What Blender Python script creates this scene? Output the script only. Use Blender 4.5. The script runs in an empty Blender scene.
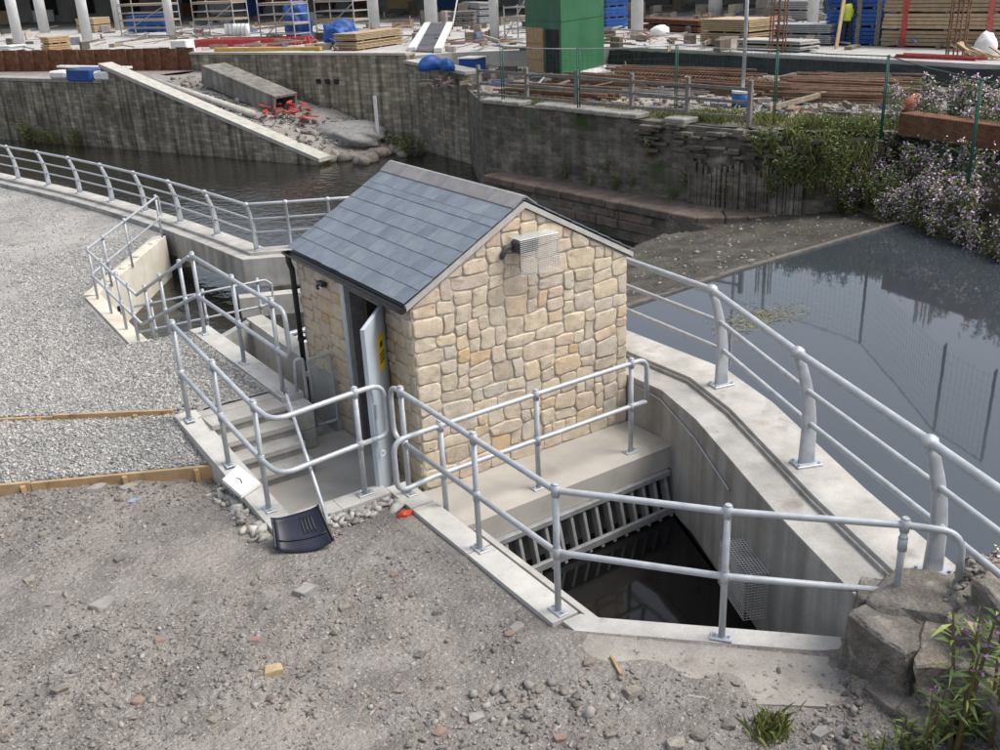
import bpy, bmesh, math, random
import numpy as np
from mathutils import Vector, Matrix
random.seed(7); rng=np.random.default_rng(7)
S=bpy.context.scene; COL=S.collection
# ------------------------------------------------------------------ camera
CAM=np.array([-4.07297677,-7.75020197,4.78051294]); YAW,PIT,ROLL=0.575000625,0.388936403,-0.0465091787; FPX=990.699
def _rot():
    f=np.array([math.cos(PIT)*math.sin(YAW),math.cos(PIT)*math.cos(YAW),-math.sin(PIT)])
    r=np.array([math.cos(YAW),-math.sin(YAW),0.]); u=np.cross(r,f); c,s=math.cos(ROLL),math.sin(ROLL)
    return c*r+s*u,-s*r+c*u,f
CR,CU,CF=_rot()
cd=bpy.data.cameras.new('camera'); cam=bpy.data.objects.new('camera',cd); COL.objects.link(cam); S.camera=cam
cd.sensor_width=36; cd.lens=FPX/1000*36; cd.clip_start=.1; cd.clip_end=2000
cam.matrix_world=Matrix(((CR[0],CU[0],-CF[0],CAM[0]),(CR[1],CU[1],-CF[1],CAM[1]),(CR[2],CU[2],-CF[2],CAM[2]),(0,0,0,1)))
# ------------------------------------------------------------------ sky, sun, exposure (bright overcast)
SUN_EL,SUN_AZ=math.radians(56),math.radians(128)      # azimuth clockwise from +Y
w=bpy.data.worlds.new('World'); S.world=w; w.use_nodes=True; nt=w.node_tree; nt.nodes.clear()
sky=nt.nodes.new('ShaderNodeTexSky'); sky.sky_type='NISHITA'; sky.sun_disc=False
sky.sun_elevation=SUN_EL; sky.sun_rotation=SUN_AZ; sky.air_density=1.0; sky.dust_density=4.0; sky.ozone_density=1.0
hs=nt.nodes.new('ShaderNodeHueSaturation'); hs.inputs['Saturation'].default_value=.5
bg=nt.nodes.new('ShaderNodeBackground'); bg.inputs['Strength'].default_value=.15
wo=nt.nodes.new('ShaderNodeOutputWorld')
nt.links.new(sky.outputs[0],hs.inputs['Color']); nt.links.new(hs.outputs[0],bg.inputs[0]); nt.links.new(bg.outputs[0],wo.inputs[0])
ld=bpy.data.lights.new('sun','SUN'); ld.energy=1.5; ld.angle=math.radians(24); ld.color=(1,.96,.9)
sun=bpy.data.objects.new('sun',ld); COL.objects.link(sun); sun.location=(0,0,40)
sd=Vector((math.sin(SUN_AZ)*math.cos(SUN_EL),math.cos(SUN_AZ)*math.cos(SUN_EL),math.sin(SUN_EL)))
sun.rotation_euler=sd.to_track_quat('Z','Y').to_euler()
S.view_settings.view_transform='Standard'; S.view_settings.look='None'; S.view_settings.gamma=1; S.view_settings.exposure=0.66
S.view_settings.use_curve_mapping=False
# ------------------------------------------------------------------ helpers
def at(u,v,z):
    d=CF+(u-500)/FPX*CR+(375-v)/FPX*CU; t=(z-CAM[2])/d[2]; return CAM+t*d
def xy(u,v,z): p=at(u,v,z); return (float(p[0]),float(p[1]))
def atX(u,v,x):
    d=CF+(u-500)/FPX*CR+(375-v)/FPX*CU; return CAM+(x-CAM[0])/d[0]*d
def atY(u,v,y):
    d=CF+(u-500)/FPX*CR+(375-v)/FPX*CU; return CAM+(y-CAM[1])/d[1]*d
ORG={}; SH=np.zeros(3)      # SH: origin of the thing being built
def _link(o,parent):
    COL.objects.link(o)
    if parent is not None: o.parent=parent
def tag(o,label=None,cat=None,group=None,kind=None):
    if label: o['label']=label
    if cat: o['category']=cat
    if group: o['group']=group
    if kind: o['kind']=kind
    return o
def thing(name,loc,label,cat,group=None):
    o=bpy.data.objects.new(name,None); loc=np.array(loc,float)+SH; o.location=loc; o.empty_display_size=.1; _link(o,None); ORG[o.name]=loc
    return tag(o,label,cat,group)
def mk(name,V,F,m,parent=None,smooth=False,org=None):
    """world-space verts -> one mesh object; shares its parent's origin"""
    V=np.asarray(V,float).reshape(-1,3)+SH
    if org is not None: org=np.asarray(org,float)+SH
    if org is None: org=ORG[parent.name] if parent is not None else np.array([V[:,0].mean(),V[:,1].mean(),V[:,2].min()])
    org=np.asarray(org,float)
    me=bpy.data.meshes.new(name)
    if isinstance(F,np.ndarray):
        n,k=F.shape; me.vertices.add(len(V)); me.vertices.foreach_set('co',(V-org).astype(np.float32).ravel())
        me.loops.add(n*k); me.loops.foreach_set('vertex_index',F.astype(np.int32).ravel())
        me.polygons.add(n); me.polygons.foreach_set('loop_start',np.arange(0,n*k,k,dtype=np.int32))
        me.update(calc_edges=True)
    else:
        me.from_pydata((V-org).tolist(),[],[list(f) for f in F]); me.update()
    if smooth: me.polygons.foreach_set('use_smooth',[True]*len(me.polygons))
    if m: me.materials.append(m)
    o=bpy.data.objects.new(name,me); _link(o,parent)
    po=ORG[parent.name] if parent is not None else np.zeros(3)
    o.location=org-po; ORG[o.name]=org
    return o
def inst(name,me,M4,parent):
    o=bpy.data.objects.new(name,me); _link(o,parent)
    po=ORG[parent.name]; M=M4.copy(); M.translation=M.translation+Vector(SH)-Vector(po); o.matrix_local=M
    ORG[o.name]=np.array(M4.translation)+SH; return o
def from_bm(bm):
    bm.verts.ensure_lookup_table(); V=[tuple(v.co) for v in bm.verts]; F=[[v.index for v in f.verts] for f in bm.faces]; return V,F
class G:
    def __init__(s): s.V=[]; s.F=[]
    def add(s,V,F):
        o=len(s.V); s.V+=[tuple(map(float,v)) for v in V]; s.F+=[[i+o for i in f] for f in F]; return s
    def box(s,c,size,rz=0,bev=0,M=None):
        bm=bmesh.new(); bmesh.ops.create_cube(bm,size=1); bmesh.ops.scale(bm,vec=size,verts=bm.verts)
        if bev: bmesh.ops.bevel(bm,geom=list(bm.edges),offset=min(bev,min(size)*.45),segments=1,affect='EDGES')
        X=M if M is not None else Matrix.Translation(c)@Matrix.Rotation(rz,4,'Z')
        bm.transform(X); bm.verts.index_update(); V,F=from_bm(bm); bm.free(); return s.add(V,F)
    def bar(s,a,b,w,h,bev=0):
        a=Vector(a);b=Vector(b);d=b-a;L=d.length;x=d.normalized();up=Vector((0,0,1))
        if abs(x.z)>.95: up=Vector((0,1,0))
        y=up.cross(x).normalized();z=x.cross(y);c=(a+b)/2
        M=Matrix(((x.x,y.x,z.x,c.x),(x.y,y.y,z.y,c.y),(x.z,y.z,z.z,c.z),(0,0,0,1)))
        return s.box(None,(L,w,h),bev=bev,M=M)
    def tube(s,P,r,n=8,cap=True,flat=None):
        P=[Vector(p) for p in P]; m=len(P); R=r if isinstance(r,(list,tuple)) else [r]*m
        T=[]
        for i in range(m):
            t=(P[min(i+1,m-1)]-P[max(i-1,0)]); T.append(t.normalized())
        up=Vector((0,0,1)) if abs(T[0].z)<.9 else Vector((1,0,0))
        nrm=(up-T[0]*up.dot(T[0])).normalized(); V=[];F=[]
        for i in range(m):
            nrm=(nrm-T[i]*nrm.dot(T[i])).normalized(); b=T[i].cross(nrm)
            for k in range(n):
                a=2*math.pi*k/n; V.append(P[i]+(nrm*math.cos(a)+b*math.sin(a))*R[i])
        for i in range(m-1):
            for k in range(n): F.append([i*n+k,i*n+(k+1)%n,(i+1)*n+(k+1)%n,(i+1)*n+k])
        if cap: F.append(list(range(n))[::-1]); F.append([(m-1)*n+k for k in range(n)])
        return s.add(V,F)
    def prism(s,poly,z0,z1,bev=0):
        """poly [(x,y)]; z0,z1 numbers or lists per point"""
        n=len(poly); a=sum(poly[i][0]*poly[(i+1)%n][1]-poly[(i+1)%n][0]*poly[i][1] for i in range(n))
        Z0=z0 if isinstance(z0,(list,tuple)) else [z0]*n; Z1=z1 if isinstance(z1,(list,tuple)) else [z1]*n
        if a<0: poly=poly[::-1];Z0=list(Z0)[::-1];Z1=list(Z1)[::-1]
        bm=bmesh.new(); B=[bm.verts.new((p[0],p[1],z)) for p,z in zip(poly,Z0)]; Tt=[bm.verts.new((p[0],p[1],z)) for p,z in zip(poly,Z1)]
        bm.faces.new(B[::-1]); bm.faces.new(Tt)
        for i in range(n): bm.faces.new([B[i],B[(i+1)%n],Tt[(i+1)%n],Tt[i]])
        if bev: bmesh.ops.bevel(bm,geom=[e for e in bm.edges if e.calc_face_angle(0)>.3],offset=bev,segments=2,affect='EDGES',clamp_overlap=True)
        bm.verts.index_update(); V,F=from_bm(bm); bm.free(); return s.add(V,F)
    def mk(s,name,m,parent=None,smooth=False,org=None): return mk(name,s.V,s.F,m,parent,smooth,org)
def fillet(P,r,seg=6):
    P=[Vector(p) for p in P]; out=[P[0]]
    for i in range(1,len(P)-1):
        a=(P[i-1]-P[i]);b=(P[i+1]-P[i]);la,lb=a.length,b.length;a.normalize();b.normalize()
        ang=a.angle(b); 
        if ang>math.pi-.02: out.append(P[i]); continue
        t=min(r/math.tan(ang/2),la*.48,lb*.48); p0=P[i]+a*t;p1=P[i]+b*t
        for k in range(seg+1):
            q=k/seg; out.append(p0*(1-q)**2+P[i]*2*q*(1-q)+p1*q*q)
    out.append(P[-1]); return out
def offset(line,d):
    """offset open polyline to its left by d"""
    L=[np.array(p,float)[:2] for p in line]; out=[]
    for i in range(len(L)):
        ns=[]
        for j in (i-1,i):
            if 0<=j<len(L)-1:
                t=L[j+1]-L[j]; t/=np.linalg.norm(t); ns.append(np.array([-t[1],t[0]]))
        n=sum(ns); n/=np.linalg.norm(n); c=n@ns[0]; out.append(tuple(L[i]+n*d/c))
    return out
def strip(line,d0,d1): return offset(line,d0)+offset(line,d1)[::-1]
def wob(x,y,s=1.,seed=0):
    x=np.asarray(x)*s;y=np.asarray(y)*s
    return (np.sin(x*1.7+1.3*seed+np.sin(y*1.1+seed))+np.sin(y*2.1-.7*seed+1.7*np.sin(x*.9))+.5*np.sin(x*4.3+y*3.1+seed)+.5*np.sin(y*5.3-x*2.9+2*seed)+.3*np.sin(x*9.1+seed-y*7.7))/3.3
def vn(x,y,sc,seed=0):
    """value noise, -1..1"""
    x=np.asarray(x,float)*sc+seed*7.31;y=np.asarray(y,float)*sc-seed*3.77; xi=np.floor(x);yi=np.floor(y); fx=x-xi;fy=y-yi; fx=fx*fx*(3-2*fx);fy=fy*fy*(3-2*fy)
    def h(i,j): v=np.sin(i*127.1+j*311.7+seed*74.7)*43758.5453; return (v-np.floor(v))*2-1
    return (h(xi,yi)*(1-fx)+h(xi+1,yi)*fx)*(1-fy)+(h(xi,yi+1)*(1-fx)+h(xi+1,yi+1)*fx)*fy
# ------------------------------------------------------------------ materials
def ramp(N,stops):
    r=N.new('ShaderNodeValToRGB'); e=r.color_ramp.elements
    while len(e)>len(stops): e.remove(e[-1])
    while len(e)<len(stops): e.new(1)
    for el,(p,c) in zip(e,stops): el.position=p; el.color=(*c,1) if len(c)==3 else c
    return r
MATS={}
def mat(name,stops,scale=4,detail=5,rough=.85,bump=0,bscale=30,bdist=.02,metal=0,tint=None,island=False,spec=.3,streak=None,spots=None,fine=None,brick=None,trans=0,rvar=0):
    """noise-ramp colour in world space; tint=stops multiplied by per-object (or per-island) random; streak=(strength) vertical runs;
    spots=(scale,threshold,colour,softness); fine=(scale,amount); brick=(dir,width,height,mortarcolour)"""
    m=bpy.data.materials.new(name); m.use_nodes=True; t=m.node_tree; N=t.nodes; L=t.links
    P=N['Principled BSDF']; P.inputs['Roughness'].default_value=rough; P.inputs['Metallic'].default_value=metal
    P.inputs['Specular IOR Level'].default_value=spec
    geo=N.new('ShaderNodeNewGeometry'); pos=geo.outputs['Position']
    if tint and not island:
        oi=N.new('ShaderNodeObjectInfo'); vm=N.new('ShaderNodeVectorMath'); vm.operation='MULTIPLY_ADD'
        cx=N.new('ShaderNodeCombineXYZ'); L.new(oi.outputs['Random'],cx.inputs[0]); L.new(oi.outputs['Random'],cx.inputs[1])
        L.new(cx.outputs[0],vm.inputs[0]); vm.inputs[1].default_value=(31,17,5); L.new(pos,vm.inputs[2]); pos=vm.outputs[0]
    nz=N.new('ShaderNodeTexNoise'); nz.inputs['Scale'].default_value=scale; nz.inputs['Detail'].default_value=detail; nz.inputs['Roughness'].default_value=.62
    L.new(pos,nz.inputs['Vector']); r=ramp(N,stops); L.new(nz.outputs['Fac'],r.inputs['Fac']); col=r.outputs['Color']
    def mixc(fac,a,b,mode='MIX'):
        x=N.new('ShaderNodeMix'); x.data_type='RGBA'; x.blend_type=mode
        if isinstance(fac,(int,float)): x.inputs[0].default_value=fac
        else: L.new(fac,x.inputs[0])
        for s,v in ((6,a),(7,b)):
            if isinstance(v,tuple): x.inputs[s].default_value=(*v[:3],1)
            else: L.new(v,x.inputs[s])
        return x.outputs[2]
    height=None
    if brick:
        d,bw,bh,mc=brick; dp=N.new('ShaderNodeVectorMath'); dp.operation='DOT_PRODUCT'; L.new(pos,dp.inputs[0]); dp.inputs[1].default_value=(d[0],d[1],0)
        sx=N.new('ShaderNodeSeparateXYZ'); L.new(pos,sx.inputs[0]); cb=N.new('ShaderNodeCombineXYZ'); L.new(dp.outputs['Value'],cb.inputs[0]); L.new(sx.outputs[2],cb.inputs[1])
        wn=N.new('ShaderNodeTexNoise'); wn.inputs['Scale'].default_value=2.2; L.new(pos,wn.inputs['Vector'])
        ad=N.new('ShaderNodeVectorMath'); ad.operation='MULTIPLY_ADD'; L.new(wn.outputs['Color'],ad.inputs[0]); ad.inputs[1].default_value=(.30,.14,0); L.new(cb.outputs[0],ad.inputs[2])
        bt=N.new('ShaderNodeTexBrick'); bt.inputs['Scale'].default_value=1; bt.inputs['Brick Width'].default_value=bw; bt.inputs['Row Height'].default_value=bh
        bt.inputs['Mortar Size'].default_value=bh*.09; bt.inputs['Mortar Smooth'].default_value=.4; bt.inputs['Bias'].default_value=0
        bt.inputs['Color1'].default_value=(.55,.55,.55,1); bt.inputs['Color2'].default_value=(1.38,1.34,1.26,1); bt.inputs['Mortar'].default_value=(*mc,1)
        L.new(ad.outputs[0],bt.inputs['Vector']); col=mixc(.8,col,bt.outputs['Color'],'MULTIPLY'); height=bt.outputs['Fac']
    if streak:
        dp=N.new('ShaderNodeMapping'); dp.inputs['Scale'].default_value=(2.6,2.6,.16); L.new(pos,dp.inputs[0])
        sn=N.new('ShaderNodeTexNoise'); sn.inputs['Scale'].default_value=1.6; sn.inputs['Detail'].default_value=7; L.new(dp.outputs[0],sn.inputs['Vector'])
        sr=ramp(N,[(.36,streak[1]),(.62,(1,1,1))]); L.new(sn.outputs['Fac'],sr.inputs['Fac']); col=mixc(streak[0],col,sr.outputs['Color'],'MULTIPLY')
    if spots:
        for sc,th,cc,so in (spots if isinstance(spots,list) else [spots]):
            sn=N.new('ShaderNodeTexNoise'); sn.inputs['Scale'].default_value=sc; sn.inputs['Detail'].default_value=6; L.new(pos,sn.inputs['Vector'])
            sr=ramp(N,[(th,(0,0,0)),(th+so,(1,1,1))]); L.new(sn.outputs['Fac'],sr.inputs['Fac']); col=mixc(sr.outputs['Color'],col,cc)
    if fine:
        fn=N.new('ShaderNodeTexNoise'); fn.inputs['Scale'].default_value=fine[0]; fn.inputs['Detail'].default_value=3; L.new(pos,fn.inputs['Vector'])
        fr=ramp(N,[(.3,(1-fine[1],)*3),(.7,(1+fine[1],)*3)]); L.new(fn.outputs['Fac'],fr.inputs['Fac']); col=mixc(1.,col,fr.outputs['Color'],'MULTIPLY')
    if tint:
        src=geo.outputs['Random Per Island'] if island else oi.outputs['Random']
        tr=ramp(N,tint); L.new(src,tr.inputs['Fac']); col=mixc(1.,col,tr.outputs['Color'],'MULTIPLY')
    L.new(col,P.inputs['Base Color'])
    if rvar:
        rr=ramp(N,[(.3,(rough-rvar,)*3),(.7,(rough+rvar,)*3)]); L.new(nz.outputs['Fac'],rr.inputs['Fac']); L.new(rr.outputs['Color'],P.inputs['Roughness'])
    if bump:
        bn=N.new('ShaderNodeTexNoise'); bn.inputs['Scale'].default_value=bscale; bn.inputs['Detail'].default_value=6; L.new(pos,bn.inputs['Vector'])
        h=bn.outputs['Fac']
        if height is not None:
            ma=N.new('ShaderNodeMath'); ma.operation='SUBTRACT'; L.new(h,ma.inputs[0]); L.new(height,ma.inputs[1]); h=ma.outputs[0]
        b=N.new('ShaderNodeBump'); b.inputs['Strength'].default_value=bump; b.inputs['Distance'].default_value=bdist; L.new(h,b.inputs['Height']); L.new(b.outputs[0],P.inputs['Normal'])
    MATS[name]=m; return m
def g3(v,d=0): return (v,v*(1-d*.4),v*(1-d))
conc=mat('pale_concrete',[(.3,(.34,.328,.30)),(.55,(.445,.43,.40)),(.75,(.53,.517,.485))],2.2,7,.85,.25,60,.01,streak=(.35,(.62,.6,.56)),spots=[(3.5,.60,(.27,.252,.225),.14),(1.2,.58,(.33,.315,.288),.2)],fine=(90,.14))
conc2=mat('kerb_concrete',[(.3,(.37,.36,.336)),(.7,(.53,.52,.49))],3,7,.85,.3,80,.008,spots=[(5,.63,(.27,.25,.22),.14),(1.3,.6,(.36,.34,.31),.2)],fine=(120,.14))
conc3=mat('grey_concrete',[(.3,(.27,.264,.248)),(.55,(.375,.368,.35)),(.78,(.47,.462,.437))],1.6,7,.82,.25,45,.012,streak=(.65,(.46,.44,.41)),fine=(80,.13))
cream=mat('cream_concrete',[(.3,(.50,.47,.39)),(.7,(.66,.63,.55))],1.5,6,.85,.2,50,.01,streak=(.3,(.7,.66,.55)),fine=(90,.08))
wetc=mat('stained_concrete',[(.3,(.10,.095,.085)),(.7,(.24,.23,.205))],2,7,.7,.35,35,.015,streak=(.8,(.4,.38,.34)))
floorc=mat('landing_concrete',[(.3,(.33,.31,.275)),(.7,(.46,.44,.40))],1.4,7,.8,.15,60,.006,spots=[(1.1,.55,(.25,.23,.2),.18)],fine=(110,.1))
galv=mat('galvanised_steel',[(.3,(.34,.36,.38)),(.7,(.46,.485,.505))],9,5,.52,.06,60,.003,metal=.22,spec=.5,rvar=.07)
galv2=mat('galvanised_plate',[(.3,(.40,.43,.46)),(.7,(.56,.59,.62))],12,5,.5,.06,60,.003,metal=.5,spec=.5,rvar=.07)
mortar=mat('mortar',[(.3,(.40,.372,.322)),(.7,(.54,.508,.45))],6,6,.9,.4,90,.006)
stone=mat('buff_stone',[(.25,(.40,.352,.285)),(.5,(.535,.478,.395)),(.75,(.63,.578,.495))],9,7,.88,.5,55,.008,
  tint=[(0,(.80,.76,.70)),(.15,(.98,.93,.86)),(.35,(1.06,1.02,.95)),(.55,(1.03,.91,.84)),(.7,(.88,.88,.88)),(.85,(1.10,1.03,.90)),(.95,(1.0,.86,.72)),(1,(1.02,.82,.52))],fine=(130,.14),spots=[(14,.66,(.3,.25,.19),.1)])
slate=mat('roof_slate',[(.3,(.125,.15,.18)),(.7,(.195,.222,.255))],5,6,.42,.25,40,.004,tint=[(0,(.84,.85,.87)),(.4,(1,1,1)),(.75,(1.10,1.09,1.08)),(1,(.92,.94,.97))],spec=.5,fine=(60,.1),spots=[(3,.66,(.24,.25,.24),.12)])
ridge_m=mat('ridge_tile',[(.3,(.19,.185,.19)),(.7,(.27,.265,.27))],6,5,.7,.2,60,.005,tint=[(0,(.85,.85,.87)),(1,(1.12,1.1,1.08))])
verge=mat('verge_mortar',[(.3,(.36,.34,.31)),(.7,(.5,.485,.45))],8,5,.9,.3,80,.004)
blackp=mat('black_plastic',[(.4,(.012,.012,.013)),(.6,(.022,.022,.023))],5,3,.35,spec=.5)
doorm=mat('blue_grey_paint',[(.3,(.36,.42,.47)),(.7,(.44,.50,.55))],2,4,.45,spec=.5,streak=(.25,(.7,.7,.7)))
framed=mat('dark_frame',[(.3,(.10,.095,.095)),(.7,(.17,.165,.16))],6,5,.6,.1,50,.004)
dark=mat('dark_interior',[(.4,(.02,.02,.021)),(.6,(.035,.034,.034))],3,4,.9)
yellow=mat('yellow_sign',[(.4,(.62,.42,.02)),(.6,(.68,.47,.03))],4,3,.5)
ink=mat('black_ink',[(.4,(.02,.02,.02)),(.6,(.03,.03,.03))],4,2,.6)
paper=mat('white_board',[(.3,(.74,.74,.72)),(.7,(.82,.82,.80))],5,4,.6)
dirt=mat('rubbly_dirt',[(.2,(.108,.098,.089)),(.45,(.182,.168,.154)),(.62,(.236,.22,.204)),(.82,(.305,.288,.27))],3.2,12,.95,.9,22,.05,spots=[(1.1,.5,(.262,.238,.213),.16),(2.3,.6,(.155,.141,.128),.12),(38,.60,(.36,.33,.30),.06),(60,.64,(.05,.043,.037),.05)],fine=(130,.3))
pebble=mat('rubble_stone',[(.3,(.18,.169,.157)),(.7,(.28,.265,.248))],14,6,.92,.4,60,.01,island=True,
  tint=[(0,(.55,.53,.51)),(.3,(.82,.80,.78)),(.6,(1.0,.98,.95)),(.78,(1.15,1.1,1.04)),(.86,(1.35,1.32,1.28)),(.90,(1.12,.90,.80)),(.95,(.85,.85,.9)),(1,(1.7,1.67,1.62))])
rockm=mat('weathered_rock',[(.25,(.10,.092,.082)),(.55,(.21,.196,.178)),(.8,(.33,.312,.288))],5,9,.92,.7,26,.03,tint=[(0,(.75,.73,.7)),(.5,(1.05,1.03,1)),(1,(1.3,1.22,1.1))],fine=(90,.2))
gravelm=mat('grey_gravel',[(.25,(.20,.195,.187)),(.5,(.32,.315,.304)),(.75,(.45,.445,.432))],30,10,.95,.9,55,.03,fine=(140,.35),spots=[(.7,.56,(.21,.195,.175),.2)])
gstone=mat('gravel_stone',[(.3,(.29,.284,.273)),(.7,(.41,.404,.392))],20,4,.9,.2,80,.006,island=True,tint=[(0,(.6,.59,.58)),(.4,(.88,.88,.87)),(.75,(1.1,1.09,1.07)),(1,(1.45,1.43,1.4))])
yardm=mat('compacted_yard',[(.25,(.20,.194,.183)),(.5,(.275,.268,.254)),(.75,(.355,.347,.331))],1.3,12,.95,.6,60,.02,spots=[(.35,.52,(.36,.345,.32),.14),(.8,.6,(.23,.21,.185),.12),(40,.60,(.42,.41,.39),.05),(30,.62,(.15,.143,.133),.05)],fine=(60,.35))
timber=mat('sawn_timber',[(.3,(.32,.21,.11)),(.7,(.47,.33,.19))],5,6,.85,.25,40,.006,streak=(.3,(.7,.62,.5)),spots=[(7,.62,(.2,.15,.1),.1)])
plank=mat('stacked_timber',[(.3,(.34,.25,.155)),(.7,(.46,.36,.24))],5,6,.85,.2,40,.006,tint=[(0,(.8,.78,.76)),(.5,(1,.98,.95)),(1,(1.15,1.12,1.05))])
greyt=mat('weathered_timber',[(.3,(.13,.12,.11)),(.7,(.24,.225,.205))],9,6,.9,.3,40,.006)
mud=mat('weir_silt',[(.25,(.030,.027,.022)),(.5,(.062,.055,.046)),(.75,(.115,.102,.086))],1.6,11,.75,.8,14,.06,spots=[(4,.6,(.06,.075,.025),.1),(.9,.6,(.12,.108,.09),.15),(26,.68,(.28,.26,.23),.04)],fine=(70,.3))
ledge_m=mat('ledge_stone',[(.3,(.088,.070,.058)),(.7,(.195,.162,.136))],3,8,.9,.5,24,.03,tint=[(0,(.8,.8,.8)),(.5,(1.05,1,.96)),(1,(1.2,1.1,1.0))],fine=(50,.2))
soil=mat('bank_soil',[(.3,(.045,.036,.026)),(.7,(.11,.092,.068))],3,9,.95,.7,18,.06)
siteg=mat('site_ground',[(.25,(.15,.137,.12)),(.5,(.235,.22,.20)),(.75,(.34,.325,.30))],.5,11,.95,.6,8,.1,spots=[(.25,.56,(.17,.145,.12),.15),(9,.64,(.10,.09,.08),.06)],fine=(30,.25))
deckm=mat('deck_concrete',[(.3,(.30,.292,.275)),(.7,(.46,.45,.43))],.7,8,.88,.2,10,.03,spots=[(.5,.58,(.33,.315,.29),.15)],fine=(25,.12))
rust=mat('rusty_steel',[(.3,(.075,.033,.019)),(.55,(.15,.066,.036)),(.8,(.25,.125,.068))],4,8,.9,.3,30,.01,fine=(40,.25))
rebarm=mat('rebar_rust',[(.3,(.10,.06,.04)),(.7,(.22,.135,.09))],3,6,.9,island=True,tint=[(0,(.5,.52,.55)),(.5,(1,1,1)),(1,(1.35,1.15,1.0))])
greenp=mat('green_hoarding',[(.3,(.020,.098,.045)),(.7,(.036,.142,.066))],.8,8,.55,.08,30,.01,streak=(.35,(.6,.68,.62)),spec=.4)
greenf=mat('green_fence_steel',[(.4,(.015,.075,.05)),(.6,(.025,.10,.068))],8,3,.5)
whitep=mat('white_column',[(.3,(.56,.56,.55)),(.7,(.70,.70,.69))],2,6,.7,streak=(.3,(.75,.74,.7)))
bluep=mat('blue_plastic',[(.3,(.012,.05,.20)),(.7,(.03,.10,.34))],3,6,.5,.3,9,.05,tint=[(0,(.7,.75,.8)),(.5,(1,1,1)),(1,(1.3,1.25,1.15))])
redp=mat('red_paint',[(.3,(.36,.035,.035)),(.7,(.52,.09,.08))],5,5,.55,tint=[(0,(.8,.8,.8)),(.5,(1,1,1)),(1,(1.1,1.9,1.9))])
orange=mat('orange_plastic',[(.4,(.62,.10,.03)),(.6,(.72,.15,.05))],5,3,.5)
whitepl=mat('white_plastic',[(.3,(.62,.62,.6)),(.7,(.76,.76,.75))],5,3,.5)
membrane=mat('black_membrane',[(.3,(.014,.014,.015)),(.7,(.04,.04,.042))],3,6,.6,.4,9,.05)
blockw=mat('grey_blockwork',[(.3,(.22,.22,.215)),(.7,(.34,.335,.33))],.8,8,.9,streak=(.3,(.7,.7,.7)))
darkst=mat('dark_steel',[(.3,(.05,.05,.055)),(.7,(.10,.10,.11))],3,5,.6)
scaf=mat('scaffold_tube',[(.3,(.30,.31,.32)),(.7,(.46,.47,.48))],6,4,.5,metal=.4)
navy=mat('navy_plastic',[(.3,(.010,.012,.024)),(.7,(.018,.022,.042))],5,4,.45,spec=.4)
leafm=mat('leaf_green',[(.3,(.115,.165,.055)),(.7,(.175,.225,.085))],3,4,.6,island=True,tint=[(0,(.5,.55,.5)),(.4,(.95,1,.9)),(.8,(1.35,1.25,1.0)),(1,(1.7,1.5,1.1))])
grassm=mat('grass_green',[(.3,(.125,.155,.05)),(.7,(.20,.22,.088))],2,4,.7,island=True,tint=[(0,(.5,.58,.5)),(.35,(.9,1,.85)),(.6,(1.1,1.05,.9)),(.85,(1.5,1.25,1.0)),(1,(1.9,1.5,1.2))])
pinkm=mat('pink_flower',[(.3,(.50,.37,.46)),(.7,(.66,.54,.62))],6,3,.7,island=True,tint=[(0,(.7,.55,.75)),(.4,(1,1,1)),(1,(1.3,1.35,1.3))])
purple=mat('purple_flower',[(.3,(.20,.075,.22)),(.7,(.33,.16,.36))],6,3,.7,island=True,tint=[(0,(.7,.7,.8)),(1,(1.3,1.3,1.3))])
whitef=mat('white_flower',[(.3,(.60,.56,.50)),(.7,(.74,.70,.62))],6,3,.7,island=True,tint=[(0,(.75,.7,.6)),(1,(1.1,1.1,1.1))])
stemm=mat('stem',[(.3,(.09,.075,.035)),(.7,(.16,.12,.06))],6,3,.7)
meshw=mat('pale_wire',[(.4,(.42,.43,.42)),(.6,(.55,.55,.54))],5,2,.5,metal=.2)
def water(name,base,rough,bsc,bst,dist,stretch=(1,1,1),ior=1.38):
    m=bpy.data.materials.new(name); m.use_nodes=True; N=m.node_tree.nodes; L=m.node_tree.links; P=N['Principled BSDF']
    P.inputs['Base Color'].default_value=(*base,1); P.inputs['Roughness'].default_value=rough; P.inputs['IOR'].default_value=ior; P.inputs['Specular IOR Level'].default_value=.5
    geo=N.new('ShaderNodeNewGeometry'); mp=N.new('ShaderNodeMapping'); mp.inputs['Scale'].default_value=stretch; L.new(geo.outputs['Position'],mp.inputs[0])
    n=N.new('ShaderNodeTexNoise'); n.inputs['Scale'].default_value=bsc; n.inputs['Detail'].default_value=4; L.new(mp.outputs[0],n.inputs['Vector'])
    b=N.new('ShaderNodeBump'); b.inputs['Strength'].default_value=bst; b.inputs['Distance'].default_value=dist; L.new(n.outputs['Fac'],b.inputs['Height']); L.new(b.outputs[0],P.inputs['Normal'])
    return m
w_pool=water('pool_water',(.040,.048,.056),.035,1.6,.07,.015,ior=1.6)
w_river=water('river_water',(.018,.017,.014),.05,3.2,.55,.06,(1,.7,1))
w_basin=water('basin_water',(.006,.006,.006),.06,4,.10,.01)
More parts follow.
